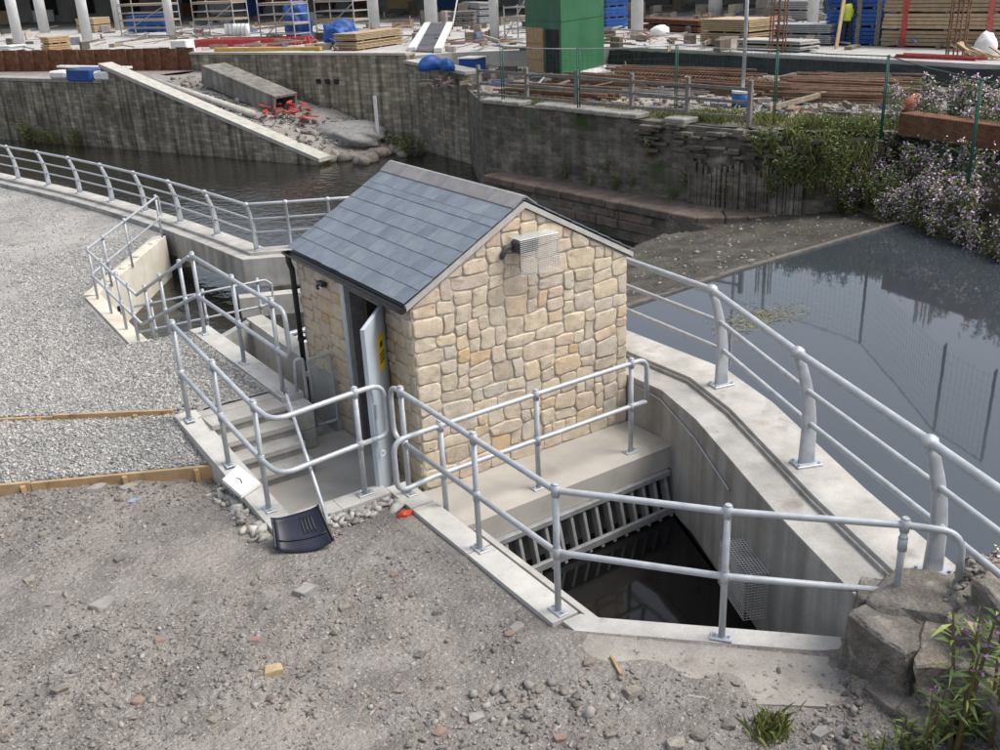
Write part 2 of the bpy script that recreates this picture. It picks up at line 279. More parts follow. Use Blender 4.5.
# ================================================================== THE SETTING
ZP,ZR,ZB=-.82,-2.2,-.98      # pool, river, intake water
def sheet(name,poly,z,m,kind='structure'):
    o=mk(name,[(p[0],p[1],z) for p in poly],[list(range(len(poly)))],m,None,org=(0,0,z)); o['kind']=kind; return o
def grid(name,x0,x1,y0,y1,step,zf,keep,m,kind='structure'):
    nx=int((x1-x0)/step)+1; ny=int((y1-y0)/step)+1; X,Y=np.meshgrid(np.linspace(x0,x1,nx),np.linspace(y0,y1,ny)); Z=zf(X,Y)
    V=np.stack([X,Y,Z],-1).reshape(-1,3); i=np.arange(nx*ny).reshape(ny,nx)
    F=np.stack([i[:-1,:-1],i[:-1,1:],i[1:,1:],i[1:,:-1]],-1).reshape(-1,4)
    if keep is not None:
        c=V[F].mean(1); F=F[keep(c[:,0],c[:,1])]
    o=mk(name,V,F,m,None,True,org=(0,0,0)); o['kind']=kind; return o
bed=sheet('ground',[(-600,-300),(600,-300),(600,900),(-600,900)],-4.0,soil)
# parapet of the upstream pool: inner edge of its ledge, from behind the hut to the ruin
RIN=[(2.91,4.1),(2.91,-.25),(2.66,-1.05),(1.89,-2.76),(1.44,-3.90),(1.34,-4.16)]
def pin(x,y,poly):
    x=np.asarray(x);y=np.asarray(y);r=np.zeros(x.shape,bool);n=len(poly)
    for i in range(n):
        (ax,ay),(bx,by)=poly[i],poly[(i+1)%n]
        with np.errstate(divide='ignore',invalid='ignore'):
            c=((ay>y)!=(by>y))&(x<(bx-ax)*(y-ay)/(by-ay+1e-12)+ax); r^=c
    return r
BASIN=[(.05,-.4),(.05,-2.66),(1.40,-4.03),(1.88,-2.78),(2.66,-1.04),(2.90,-.25),(2.90,-.4)]
HUTA=[(-.2,.25),(-.06,.05),(-.05,-2.4),(.06,-2.66),(1.36,-3.98),(1.3,-4.1),(1.5,-4.3),(3.4,-4.3),(6,0),(6,8),(-.2,8)]
STAIR=[(-1.33,.35),(-1.5,5.3),(0,5.3),(0,.35)]
def dirt_z(x,y):
    d=np.maximum(0,-(x+.25))+np.maximum(0,-(y+3.2))*.5
    base=-.045+.05*np.minimum(d,6)*.5
    dist=((.06-x)+(-2.66-y))/1.414
    sm=lambda q:np.clip(q,0,1)**2*(3-2*np.clip(q,0,1))
    mm=sm((x+1.3)/1.0)*sm((-2.2-y)/.45)
    base=base*(1-mm)+mm*(-.035+.05*np.clip((dist-.13)/.10,0,1)+.02*np.maximum(0,dist-.5))
    k=np.clip((np.maximum(0,-.3-x)-.05)/.6,.25,1)*(1-mm)+mm*np.clip((dist-.3)*1.2,.10,1)
    rough=np.clip(.5+.9*vn(x,y,.55,3)+.35*vn(x,y,1.4,4),.12,1.3)
    lump=.040*wob(x,y,1.2,1)+.020*vn(x,y,3.1,1)+rough*(.022*vn(x,y,6.5,2)+.014*vn(x,y,14,5)+.009*vn(x,y,27,6))
    ruin=.66*np.exp(-((np.maximum(0,np.abs(x-2.15)-.45)/.42)**2+(np.maximum(0,np.abs(y+4.85)-.25)/.42)**2))*(1+.25*wob(x,y,5,2))
    nearruin=.30*np.exp(-(((x-1.2)/1.3)**2+((y+5.9)/.8)**2))
    bank=np.clip(-(y+5.4)*.55-np.maximum(0,-(x+1))*.12,0,4)
    return base+lump*k+ruin+nearruin+bank*.5-1.9*np.clip((x-2.75)/1.3,0,1)
def dirt_keep(x,y): return ~(pin(x,y,HUTA)|pin(x,y,STAIR)|((x<-1.55)&(y>2.6))|((x>2.7)&(y>-4.3)))
grid('dirt_ground',-7,4.5,-8.5,3.4,.03,dirt_z,dirt_keep,dirt)
# gravel terrace, two levels held by timber boards; brow at Y=5.3, bank down to the lower yard
def ter_line1(x): return 1.72+(x+1.6)*-.50
def ter_line2(x): return 2.78+(x+1.6)*-.66
def ter_z(x,y):
    z=np.where(y>ter_line2(x),.37,.10+.23*np.clip((y-ter_line1(x))/.9,0,1))
    z=np.where(y<ter_line1(x),-.15,z)
    return z+.012*wob(x,y,2,5)+.006*wob(x,y,11,6)
grid('gravel_terrace',-9,-.52,1.1,5.35,.05,ter_z,lambda x,y:(y>ter_line1(x)-.02)&~((x>-1.47-(y-1.5)*.06)&(y<2.62)),gravelm)
def bank_z(x,y): return np.where(y<10.2,.37-(y-5.3)*1.57/4.7,-1.2-.0*x)+.02*wob(x,y,.8,7)
grid('gravel_bank',-14,-.42,5.3,10.0,.12,bank_z,None,gravelm)
# left parapet post line (lower level)
LP=[xy(u,v,-1.0) for u,v in [(31,182),(58,188),(85,194),(116,204),(150,212),(184,223),(218,236),(257,250)]]
lp=np.array(LP); c=np.polyfit(lp[:,1],lp[:,0],2)       # smooth the line
LPX=lambda y: np.polyval(c,y)
ys=np.linspace(14.05,28.6,8)[::-1]
LP=[(float(LPX(y)),float(y)) for y in ys]
turn=LP[-1]; far_dir=np.array(LP[0])-np.array(LP[1]); far_dir/=np.linalg.norm(far_dir)
LLINE=[tuple(np.array(LP[0])+far_dir*40)]+LP+[(5.6,13.0),(9.0,11.6)]
lin=offset(LLINE,-.50)
yard=[(-60,10),(-.42,10),(-.35,13.4),(1.9,17.3)]+[p for p in lin if p[1]>17.0][::-1]+[(-60,75)]
sheet('yard',yard,-1.2,yardm)
# waters
sheet('pool_water',[(1.0,-30),(60,-30),(60,5.2),(16.5,5.36),(10,5.16),(3.5,4.6),(3.5,0),(2.6,-2.5),(1.8,-4.3)],ZP,w_pool)
sheet('river_water',[(-3,5.5),(3,5.2),(14,6),(40,15),(40,120),(-30,160),(-30,60),(0,30)],ZR,w_river)
sheet('basin_water',BASIN,ZB,w_basin)
# weir: crest sill and silted apron
def apron_z(x,y):
    t=np.clip((y-5.2)/4.2,0,1); left=np.clip((9.0-x)/5,0,1)
    z=ZP+.03-.52*t-.5*left*t-np.where(x<13.3,1.2*np.clip((y-9.3-.3*np.sin(x*1.7))/.8,0,1),0)
    return z+(.05*wob(x,y,.9,8)+.035*wob(x,y,2.9,3))*np.minimum(1,(y-5.1)*2)+.02*wob(x,y,7.3,9)
grid('weir_apron',3.3,19,4.55,12.4,.09,apron_z,lambda x,y:y>np.interp(x,[3.3,10,16.5],[4.62,5.18,5.36]),mud)
crest=G().prism([(3.4,4.55),(10,5.12),(16.5,5.32),(16.5,5.44),(10,5.24),(3.4,4.67)],-2.4,ZP+.035,.01).mk('weir_crest',mat('crest_stone',[(.3,(.075,.068,.058)),(.7,(.17,.157,.138))],4,7,.8,.3,30,.02))
crest['kind']='structure'
# ================================================================== RIGHT (POOL) PARAPET
t=thing('pool_parapet',(2.6,-2,-.6),'pale concrete parapet with stepped coping beside the still upstream pool','parapet')
# inner wall face
G().prism(offset(RIN,.0)+offset(RIN,.38)[::-1],-1.7,.358,.012).mk('ledge_wall',conc3,t)
G().prism(offset(RIN,.38)+offset(RIN,.86)[::-1],-1.7,.446,.015).mk('coping_wall',conc,t)
G().prism(offset(RIN,.004)+offset(RIN,.379)[::-1],.358,.375,.004).mk('ledge_top',conc,t)
G().prism(offset(RIN,.345)+offset(RIN,.38)[::-1],.375,.412,.012).mk('drainage_lip',conc3,t)
# curved parapet posts
def curved_post(name,base,inward,parent,H=1.08,sc=1.):
    """cast post: vertical below, curving inward at the head"""
    ix,iy=inward; g=G(); n=9; sec=[]
    for i in range(n):
        q=i/(n-1); lean=.17*max(0,(q-.28)/.72)**1.9; wd=(.165-.075*q)*sc; th=.058*sc
        sec.append((lean,q*H,wd,th))
    V=[];F=[]
    tx,ty=-iy,ix
    for lean,h,wd,th in sec:
        cx,cy=base[0]+ix*lean,base[1]+iy*lean
        for a in range(12):
            an=2*math.pi*a/12; ca,sa=math.cos(an),math.sin(an)
            e=lambda c:math.copysign(abs(c)**.6,c)
            V.append((cx+ix*e(ca)*wd/2+tx*e(sa)*th/2,cy+iy*e(ca)*wd/2+ty*e(sa)*th/2,base[2]+.02+h))
    for i in range(n-1):
        for k in range(12): F.append([i*12+k,i*12+(k+1)%12,(i+1)*12+(k+1)%12,(i+1)*12+k])
    F.append(list(range(12))[::-1]);F.append([(n-1)*12+k for k in range(12)])
    o=mk(name,V,F,galv,parent,True)
    an=math.atan2(iy,ix); bp=G().box((base[0],base[1],base[2]+.012),(.25*sc,.17*sc,.024),an,.004)
    for sx in(-1,1):
        for sy in (-1,1):
            x=sx*.1*sc;y=sy*.06*sc; bp.tube([(base[0]+x*math.cos(an)-y*math.sin(an),base[1]+x*math.sin(an)+y*math.cos(an),base[2]+.02),(base[0]+x*math.cos(an)-y*math.sin(an),base[1]+x*math.sin(an)+y*math.cos(an),base[2]+.045)],.013,6)
    bp.mk('base_plate',galv2,o)
    return o,(base[0]+ix*.17,base[1]+iy*.17,base[2]+H+.02)
def ball(c,r,n=8,m=6,sq=1):
    V=[];F=[]
    for i in range(m+1):
        th=math.pi*i/m
        for k in range(n):
            a=2*math.pi*k/n; V.append((c[0]+r*math.sin(th)*math.cos(a),c[1]+r*math.sin(th)*math.sin(a),c[2]+r*sq*math.cos(th)))
    for i in range(m):
        for k in range(n): F.append([i*n+k,i*n+(k+1)%n,(i+1)*n+(k+1)%n,(i+1)*n+k])
    return V,F
def parapet_rail(name,label,pts,line_in,H,parent_loc,rr=.036,sc=1.,ext0=None,ext1=None):
    """pts base points; line_in inward unit vectors; three rails through the posts"""
    t=thing(name,parent_loc,label,'railing')
    heads=[];
    for b,iw in zip(pts,line_in):
        o,h=curved_post('post',b,iw,t,H,sc); heads.append(h)
        V,F=ball(h,.068*sc,10,6,.85); mk('post_head',V,F,galv,o,True)
    def path(q):
        P=[]
        lean=.17*max(0,(q-.28)/.72)**1.9
        for b,iw in zip(pts,line_in): P.append((b[0]+iw[0]*lean,b[1]+iw[1]*lean,b[2]+.02+q*H))
        if ext0 is not None: P=[tuple(np.array(P[0])+np.array(e)) for e in ext0]+P
        if ext1 is not None: P=P+[tuple(np.array(P[-1])+np.array(e)) for e in ext1]
        return P
    G().tube(path(1.0),rr,10).mk('top_rail',galv,t,True)
    for q in (.66,.36): G().tube(path(q),rr*.72,8).mk('mid_rail',galv,t,True)
    return t
PB=[at(u,v,.446) for u,v in [(721,385),(806,464),(932,573)]]
d=PB[2]-PB[0]; d/=np.linalg.norm(d); inw=(float(d[1]),float(-d[0]))       # toward the basin
if inw[0]>0: inw=(-inw[0],-inw[1])
p0=np.array([3.52,1.35,.446]); pm1=np.array([3.52,3.2,.446]); p4=PB[2]+d*1.85
pts=[pm1,p0]+PB+[p4]; ins=[(-1,0),(-1,0),(-.97,.2),inw,inw,inw]
parapet_rail('pool_railing','three-rail galvanised railing on curved posts beside the still pool',[tuple(map(float,p)) for p in pts],ins,1.10,(2.9,-1,.446),ext1=[tuple(d*.35)])
# conduit clipped to the ledge wall
P=[(2.905,.2,.30),(2.905,-.25,.27),(2.655,-1.05,.17),(2.26,-1.93,.07)]
o=G().tube([(x-.012,y,z) for x,y,z in P],.011,6).mk('conduit',galv,t,True)
# ================================================================== INTAKE: kerbs, slab, screen
t=thing('intake_kerb',(-.16,-1.2,-.3),'pale concrete kerb along the dirt, carrying the post feet of the angled rail','kerb')
segs=[(.30,-.22),(-.235,-1.23),(-1.245,-2.50)]
for a,b in segs: G().prism([(-.285,a),(-.285,b),(-.035,b),(-.035,a)],-.5,.0,.012).mk('kerb_stone',conc2,t)
t=thing('intake_channel',(.02,-1.6,-.6),'narrow concrete rebate running beside the intake water','channel')
G().prism([(-.032,-.9),(-.032,-2.53),(.06,-2.66),(.06,-.9)],-1.4,-.045,.006).mk('rebate',conc3,t)
G().prism([(.0,-.9),(.0,-2.59),(.058,-2.655),(.058,-.9)],-.045,-.012,.005).mk('lip',conc,t)
t=thing('gable_slab',(1.3,-.5,-.3),'pale concrete slab at the foot of the stone gable','slab')
G().prism([(-.03,.32),(-.03,-.55),(2.9,-.50),(2.9,.32)],-.46,-.2,.015).mk('slab',floorc,t)
G().prism([(.07,-.40),(.07,-.24),(2.89,-.20),(2.89,-.36)],-1.7,-.462,.0).mk('front_wall',wetc,t)
t=thing('cross_wall',(.7,-3.3,-.6),'muddy concrete wall closing the front of the intake','wall')
G().prism([(.06,-2.66),(1.43,-4.03),(1.22,-4.24),(-.2,-2.81),(-.2,-2.52),(-.03,-2.53)],-1.5,-.004,.012).mk('wall',conc2,t)
t=thing('muddy_apron',(.4,-3.6,-.1),'pale mud-smeared concrete apron between the intake cross wall and the rubble','apron')
G().prism([(-.17,-2.80),(1.20,-4.22),(1.0,-4.60),(.62,-4.42),(.15,-4.02),(-.30,-3.45),(-.42,-2.95)],-.3,[.026,.026,.056,.040,.034,.018,-.002],.01).mk('slab',mat('mud_smeared_concrete',[(.3,(.23,.21,.185)),(.55,(.32,.297,.268)),(.78,(.40,.378,.35))],2.6,9,.92,.5,30,.02,spots=[(5,.6,(.20,.178,.155),.12),(16,.62,(.15,.135,.118),.08)],fine=(110,.2)),t)
# trash rack
rack_m=mat('dull_rack_steel',[(.3,(.22,.225,.228)),(.7,(.34,.345,.348))],8,6,.65,.1,50,.004,metal=.2,streak=(.4,(.6,.58,.54)))
t=thing('trash_rack',(1.45,-.8,-1.2),'grey steel bar screen sloping into the dark intake water','screen')
ra,rb=np.array([.12,-.55,-.50]),np.array([2.80,-.50,-.50]); ba,bb=np.array([.12,-.76,-1.26]),np.array([2.80,-.71,-1.26])
G().bar(ra+[0,-.01,0],rb+[0,-.01,0],.09,.07,.008).mk('top_beam',rack_m,t)
qa=ra+(ba-ra)*.54; qb=rb+(bb-rb)*.54
G().bar(qa+[0,-.02,0],qb+[0,-.02,0],.05,.09,.008).mk('lower_beam',rack_m,t)
for i in range(16):
    q=(i+.6)/16; a=ra+(rb-ra)*q+np.array([0,.025,0]); b=ba+(bb-ba)*q+np.array([0,.025,0])
    dv=Vector(b-a); L=dv.length; z=-dv.normalized(); x=Vector((1,0,0)); y=z.cross(x).normalized(); x=y.cross(z)
    if i==0: bme=G().box((0,0,0),(.040,.10,L),0,.005); me=bpy.data.meshes.new('bar'); me.from_pydata(bme.V,[],bme.F); me.materials.append(rack_m)
    c=Vector((a+b)/2); inst('bar',me,Matrix(((x.x,y.x,z.x,c.x),(x.y,y.y,z.y,c.y),(x.z,y.z,z.z,c.z),(0,0,0,1))),t)
for x,zz in((.1,-.85),(2.84,-.85)): G().box((x,-.68,zz),(.06,.1,.8),0,.008).mk('side_post',rack_m,t)
# wire mesh basket on ledge wall
def wiremesh(name,o,ux,uy,nx,ny,r,m,parent):
    g=G(); o=np.array(o);ux=np.array(ux);uy=np.array(uy)
    for i in range(nx+1): a=o+ux*i/nx; g.tube([a,a+uy],r,4,False)
    for j in range(ny+1): a=o+uy*j/ny; g.tube([a,a+ux],r,4,False)
    return g.mk(name,m,parent)
bd=np.array([1.89-2.66,-2.76+1.05,0]); bd/=np.linalg.norm(bd); bn=np.array([bd[1],-bd[0],0])
if bn[0]>0: bn=-bn
b0=np.array([2.66,-1.05,0])+bd*1.30
t=thing('mesh_guard',tuple(b0+[0,0,-.7]),'pale wire mesh guard box fixed low on the intake wall','guard')
f0=b0+bn*.22+np.array([0,0,-.72])
wiremesh('front_mesh',f0,bd*.62,np.array([0,0,.46]),18,16,.0035,meshw,t)
wiremesh('top_mesh',f0+[0,0,.46],bd*.62,-bn*.215,18,7,.0035,meshw,t)
wiremesh('side_mesh',f0+bd*.62,-bn*.215,np.array([0,0,.46]),7,16,.0035,meshw,t)
wiremesh('side_mesh',f0,-bn*.215,np.array([0,0,.46]),7,16,.0035,meshw,t)
# ================================================================== STONE HUT
HW,HL,HE,HR=2.72,2.77,2.03,2.835; SH=np.array([.17,.325,-.2])
hut=thing('stone_hut',(HW/2,HL/2,0),'small buff rubble stone hut with a blue-grey slate roof','hut')
gz=lambda x: HE+(HR-.04-HE)*(1-abs(x-HW/2)/(HW/2))
def wall_prism_xz(x0,x1,y0,y1,poly): # poly in (x,z), extrude in y
    V=[(p[0],y0,p[1]) for p in poly]+[(p[0],y1,p[1]) for p in poly]; n=len(poly)
    F=[list(range(n)),[n+i for i in range(n)][::-1]]+[[i,n+i,n+(i+1)%n,(i+1)%n] for i in range(n)]; return V,F
gp=[(0,-.3),(HW,-.3),(HW,HE),(HW/2,HR-.04),(0,HE)]
gab=mk('gable_wall',*wall_prism_xz(0,HW,0,.2,gp),mortar,hut)
mk('gable_wall',*wall_prism_xz(0,HW,HL-.2,HL,gp),mortar,hut)
DY0,DY1,DH=.563,1.417,1.917
side=G().prism([(0.003,.2),(.2,.2),(.2,DY0),(.003,DY0)],-.1,HE).prism([(.003,DY1),(.2,DY1),(.2,HL-.2),(.003,HL-.2)],-.1,HE).prism([(.003,DY0),(.2,DY0),(.2,DY1),(.003,DY1)],DH,HE).mk('side_wall',mortar,hut)
G().prism([(HW-.2,.2),(HW-.003,.2),(HW-.003,HL-.2),(HW-.2,HL-.2)],-.1,HE).mk('side_wall',mat('buff_wall',[(.3,(.40,.32,.22)),(.7,(.56,.46,.33))],7,6,.9,.5,30,.02),hut)
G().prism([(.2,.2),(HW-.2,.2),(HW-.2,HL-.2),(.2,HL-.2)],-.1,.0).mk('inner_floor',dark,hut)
def pack(w,h,cell=.068,seed=1):
    r=random.Random(seed); nx,ny=int(round(w/cell)),int(round(h/cell)); occ=np.zeros((ny,nx),bool); ids=-np.ones((ny,nx),int); out=[]
    for j in range(ny):
        for i in range(nx):
            if occ[j,i]: continue
            ww=r.choice([2,3,4,4,5,5,6,6]); hh=r.choice([2,2,2,3,3,3])
            if ww<=2: hh=2
            run=0
            while i+run<nx and not occ[j,i+run]: run+=1
            ww=min(ww,run)
            if run-ww==1: ww=run if ww<6 else ww-1
            if j>0 and i+ww<nx and ww<run and ids[j-1,i+ww-1]!=ids[j-1,i+ww]: ww=ww+1 if (ww<=4 and ww+1<=run and run-ww-1!=1) else max(2,ww-1)
            ww=min(ww,run)
            hh=min(hh,ny-j)
            if ny-j-hh==1: hh=ny-j
            if ww==1: hh=min(hh,2)
            occ[j:j+hh,i:i+ww]=True; ids[j:j+hh,i:i+ww]=len(out); out.append((i*w/nx,j*h/ny,(i+ww)*w/nx,(j+hh)*h/ny))
    return out
def clip(poly,a,b,c):   # keep a*x+b*y<=c
    out=[]
    for i in range(len(poly)):
        p,q=poly[i],poly[(i+1)%len(poly)]; dp=a*p[0]+b*p[1]-c; dq=a*q[0]+b*q[1]-c
        if dp<=0: out.append(p)
        if dp*dq<0: s=dp/(dp-dq); out.append((p[0]+(q[0]-p[0])*s,p[1]+(q[1]-p[1])*s))
    return out
def area(p): return .5*abs(sum(p[i][0]*p[(i+1)%len(p)][1]-p[(i+1)%len(p)][0]*p[i][1] for i in range(len(p))))
def stones(parent,w,h,seed,clips,to3d,keep=lambda cx,cy:True,warp=.036):
    r=random.Random(seed)
    for (x0,y0,x1,y1) in pack(w,h,seed=seed):
        pts=[]
        for (ax,ay),(bx,by) in (((x0,y0),(x1,y0)),((x1,y0),(x1,y1)),((x1,y1),(x0,y1)),((x0,y1),(x0,y0))):
            for q in (0,.5): pts.append((ax+(bx-ax)*q,ay+(by-ay)*q))
        P=[]
        for (x,y) in pts:
            ex=min(1,min(x,w-x)/.06+.0)
            P.append((x+ex*warp*float(wob(x,y,5.1,seed)),y+warp*float(wob(x,y,4.3,seed+9))))
        for cl in clips: 
            P=clip(P,*cl)
            if len(P)<3: break
        if len(P)<3 or area(P)<.0016: continue
        cx=sum(p[0] for p in P)/len(P); cy=sum(p[1] for p in P)/len(P)
        if not keep(cx,cy): continue
        ins=r.uniform(.0045,.0085); Q=[]
        sx=max(p[0] for p in P)-min(p[0] for p in P); sy=max(p[1] for p in P)-min(p[1] for p in P)
        kx=max(.5,1-2*ins/sx); ky=max(.5,1-2*ins/sy)
        P=[(cx+(p[0]-cx)*kx+r.uniform(-.004,.004),cy+(p[1]-cy)*ky+r.uniform(-.004,.004)) for p in P]
        for _ in range(2 if len(P)<13 else 2):
            n=len(P); Q=[]
            for i in range(n):
                p,q=P[i],P[(i+1)%n]; Q+= [(p[0]*.75+q[0]*.25,p[1]*.75+q[1]*.25),(p[0]*.25+q[0]*.75,p[1]*.25+q[1]*.75)]
            P=Q if len(Q)<=34 else P
        a=sum(P[i][0]*P[(i+1)%len(P)][1]-P[(i+1)%len(P)][0]*P[i][1] for i in range(len(P)))
        if a<0: P=P[::-1]
        n=len(P); dpt=r.uniform(.012,.026); V=[];F=[]; tx,ty=r.uniform(-.05,.05),r.uniform(-.05,.05)
        for k,(dd,ins2) in enumerate(((-.02,-.002),(dpt*.70,.001),(dpt*.95,.007),(dpt,.018))):
            for p in P:
                f1=max(.3,1-ins2/max(.02,sx/2)); f2=max(.3,1-ins2/max(.02,sy/2))
                X=cx+(p[0]-cx)*f1; Y=cy+(p[1]-cy)*f2
                V.append(to3d(X,Y,dd+(tx*(X-cx)+ty*(Y-cy) if k>0 else 0)+(.005*float(vn(X,Y,16,seed))+.003*float(vn(X,Y,45,seed+1)) if k>1 else 0)))
        for k in range(3):
            for i in range(n): F.append([k*n+i,k*n+(i+1)%n,(k+1)*n+(i+1)%n,(k+1)*n+i])
        V.append(to3d(cx,cy,dpt+r.uniform(-.003,.004))); F+= [[3*n+i,3*n+(i+1)%n,4*n] for i in range(n)]
        mk('stone',V,F,stone,parent,True,org=to3d(cx,cy,0))
sl=(HR-.04-HE)/(HW/2); off=.035
stones(gab,HW,HR-.02,11,[(-sl,1,HE-off),(sl,1,HE+sl*HW-off)],lambda x,y,d:(x,-d,y))
stones(side,HL-.2+.2,HE-.01,23,[],lambda x,y,d:(-d+.003,HL-x,y),keep=lambda x,y: not (DY0-.07<HL-x<DY1+.07 and y<DH+.12) )
# door frame, leaf
for y in (DY0+.03,DY1-.03): G().box((.06,y,DH/2),(.16,.07,DH),0,.004).mk('door_frame',framed,hut)
G().box((.06,(DY0+DY1)/2,DH-.03),(.158,DY1-DY0-.145,.07),0,.004).mk('door_frame',framed,hut)
G().box((-.02,DY1+.055,DH/2+.02),(.06,.10,DH),0,.004).mk('frame_cover',galv2,hut)
leafdir=Vector((-.49,-.56,0)).normalized(); ln=Vector((leafdir.y,-leafdir.x,0))   # opened right back
hy=Vector((-.03,DY0+.02,0)); LWD=.74
def leafbox(u0,u1,z0,z1,d0,d1,bev=.003):
    g=G(); c=hy+leafdir*((u0+u1)/2)+ln*((d0+d1)/2)+Vector((0,0,(z0+z1)/2)); x,y=leafdir,ln
    return g.box(None,(u1-u0,abs(d1-d0),z1-z0),bev=bev,M=Matrix(((x.x,y.x,0,c.x),(x.y,y.y,0,c.y),(0,0,1,c.z),(0,0,0,1))))
door=leafbox(0,LWD,.03,DH-.03,-.022,.022).mk('door',doorm,hut)
sgn=1 if (Vector(CAM-SH)-hy).dot(ln)>0 else -1
for s in (1,-1):
    leafbox(.10,.34,1.28,1.66,s*.0225,s*.027,.001).mk('warning_sign',yellow,door)
    g=leafbox(.17,.27,1.52,1.58,s*.0275,s*.029,0); V=g
    for zz in (1.46,1.42,1.38): 
        q=leafbox(.13,.31,zz-.012,zz+.008,s*.0275,s*.029,0); V.add(q.V,q.F)
    V.mk('sign_print',ink,door)
    leafbox(.60,.66,.92,1.08,s*.0225,s*.034,.002).mk('handle_plate',galv2,door)
pc=hy+leafdir*.66+ln*(.06*sgn)+Vector((0,0,.55))
G().tube([pc+Vector((.028*math.cos(a),0,.028*math.sin(a))) for a in np.linspace(0,6.28,14)],.007,6).mk('padlock_ring',whitepl,door,True)
# roof
ohx,ohy=.075,.03; rz=HR; ez=HE+.06-.04
sv=Vector((HW/2+ohx,0,rz-ez)); SLEN=sv.length; sv.normalize()
roof=G().add(*wall_prism_xz(0,0,-ohy+.012,HL+ohy-.012,[(-ohx+.02,ez-.035),(HW/2,rz-.035),(HW+ohx-.02,ez-.035),(HW+ohx-.02,ez-.075),(HW/2,rz-.085),(-ohx+.02,ez-.075)])).mk('roof',framed,hut)
NR=8; gauge=(SLEN-.06)/NR; NWD=12; sw=(HL+2*ohy)/NWD
def slate_mesh(wd):
    g=G().box((0,0,0),(wd-.0012,gauge*1.9,.007),0,.0015); me=bpy.data.meshes.new('slate'); me.from_pydata(g.V,[],g.F); me.materials.append(slate); return me
sm,smh=slate_mesh(sw),slate_mesh(sw/2)
for sgnx in (1,-1):
    for k in range(NR):
        xs=[]; y=-ohy
        if k%2: xs=[(y+sw/4,smh)]+[(y+sw/2+sw*(i+.5),sm) for i in range(NWD-1)]+[(HL+ohy-sw/4,smh)]
        else: xs=[(y+sw*(i+.5),sm) for i in range(NWD)]
        for yy,me in xs:
            up=Vector((sgnx*sv.x,0,sv.z)); tilt=math.radians(1.6+random.uniform(-.25,.25)); nrm=Vector((-sgnx*sv.z,0,sv.x))
            u2=(up*math.cos(tilt)-nrm*math.sin(tilt)).normalized(); n2=(nrm*math.cos(tilt)+up*math.sin(tilt)).normalized(); wv=u2.cross(n2)
            e=Vector((-ohx if sgnx>0 else HW+ohx,yy,ez)); c=e+up*(gauge*k+gauge*.95*1.0+random.uniform(-.003,.003))+nrm*(.013)
            if k==NR-1: c=c-up*gauge*.5
            if k==NR-2: c=c-up*gauge*.0
            inst('slate',me,Matrix(((wv.x,u2.x,n2.x,c.x),(wv.y,u2.y,n2.y,c.y),(wv.z,u2.z,n2.z,c.z),(0,0,0,1))),roof)
nt_=6
for i in range(nt_):
    a=-ohy-.01+(HL+2*ohy+.02)*i/nt_+.003; b=-ohy-.01+(HL+2*ohy+.02)*(i+1)/nt_-.003; lw=.15; dz=lw*sv.z/sv.x; th=.018
    poly=[(HW/2-lw,rz-dz+.012),(HW/2-.02,rz+.022),(HW/2+.02,rz+.022),(HW/2+lw,rz-dz+.012),(HW/2+lw,rz-dz+.012+th),(HW/2+.02,rz+.026+th),(HW/2-.02,rz+.026+th),(HW/2-lw,rz-dz+.012+th)]
    mk('ridge_tile',*wall_prism_xz(0,0,a,b,poly),ridge_m,roof)
for s in (1,-1):
    x0=HW/2-s*(HW/2+ohx-.01)
    mk('verge',*wall_prism_xz(0,0,-.040,-.002,[(x0,ez-.012),(HW/2+s*.0,rz-.014),(HW/2+s*.0,rz-.075),(x0,ez-.065)]),verge,roof)
# gutter (half round), downpipe, brackets, lamp, stay rod
def halfround(y0,y1,cx,cz,r,th=.004,n=8):
    V=[];F=[]
    for y in (y0,y1):
        for rr in (r,r-th):
            for k in range(n+1):
                a=math.pi+math.pi*k/n; V.append((cx+rr*math.cos(a),y,cz+rr*math.sin(a)))
    m=n+1
    for k in range(n): F+= [[k,k+1,2*m+k+1,2*m+k],[m+k,3*m+k,3*m+k+1,m+k+1],[k,m+k,m+k+1,k+1],[2*m+k,2*m+k+1,3*m+k+1,3*m+k]]
    F+= [[0,2*m,3*m,m],[n,m+n,3*m+n,2*m+n]]; return V,F
gut=mk('gutter',*halfround(-.035,HL+.06,-ohx-.035,ez-.035,.052),blackp,hut)
for y in (-.037,HL+.06):
    V=[(-ohx-.035+.052*math.cos(a),y,ez-.035+.052*math.sin(a)) for a in np.linspace(math.pi,2*math.pi,9)]; V2=[(v[0],v[1]+.004,v[2]) for v in V]
    mk('end_cap',V+V2,[list(range(9)),list(range(9,18))[::-1]]+[[i,i+1,i+10,i+9] for i in range(8)],blackp,gut)
for y in (.3,1.0,1.8,2.5): G().box((-.035,y,ez-.10),(.075,.025,.04),0,.003).mk('bracket',blackp,gut)
dp=G().tube(fillet([(-ohx-.03,HL-.0,ez-.08),(-ohx-.03,HL,ez-.16),(-.075,HL,ez-.25),(-.075,HL,.05)],.03),.034,10).mk('downpipe',blackp,hut,True)
for z in (1.55,.9,.35): G().tube([(-.075,HL,z),(-.075,HL,z+.05)],.042,10).box((-.03,HL-.02,z+.025),(.06,.03,.03)).mk('pipe_clip',blackp,dp)
lp_=G().box((-.06,1.97,1.80),(.07,.16,.05),0,.01).box((-.10,2.0,1.76),(.03,.05,.05),0,.005).mk('bulkhead_lamp',blackp,hut)
G().box((-.075,1.96,1.768),(.045,.11,.02),0,.005).mk('lens',whitepl,lp_)
G().tube([(-.02,.50,1.02),(-.16,.24,1.04),(-.17,.10,1.06)],.009,6).mk('door_stay',blackp,hut)
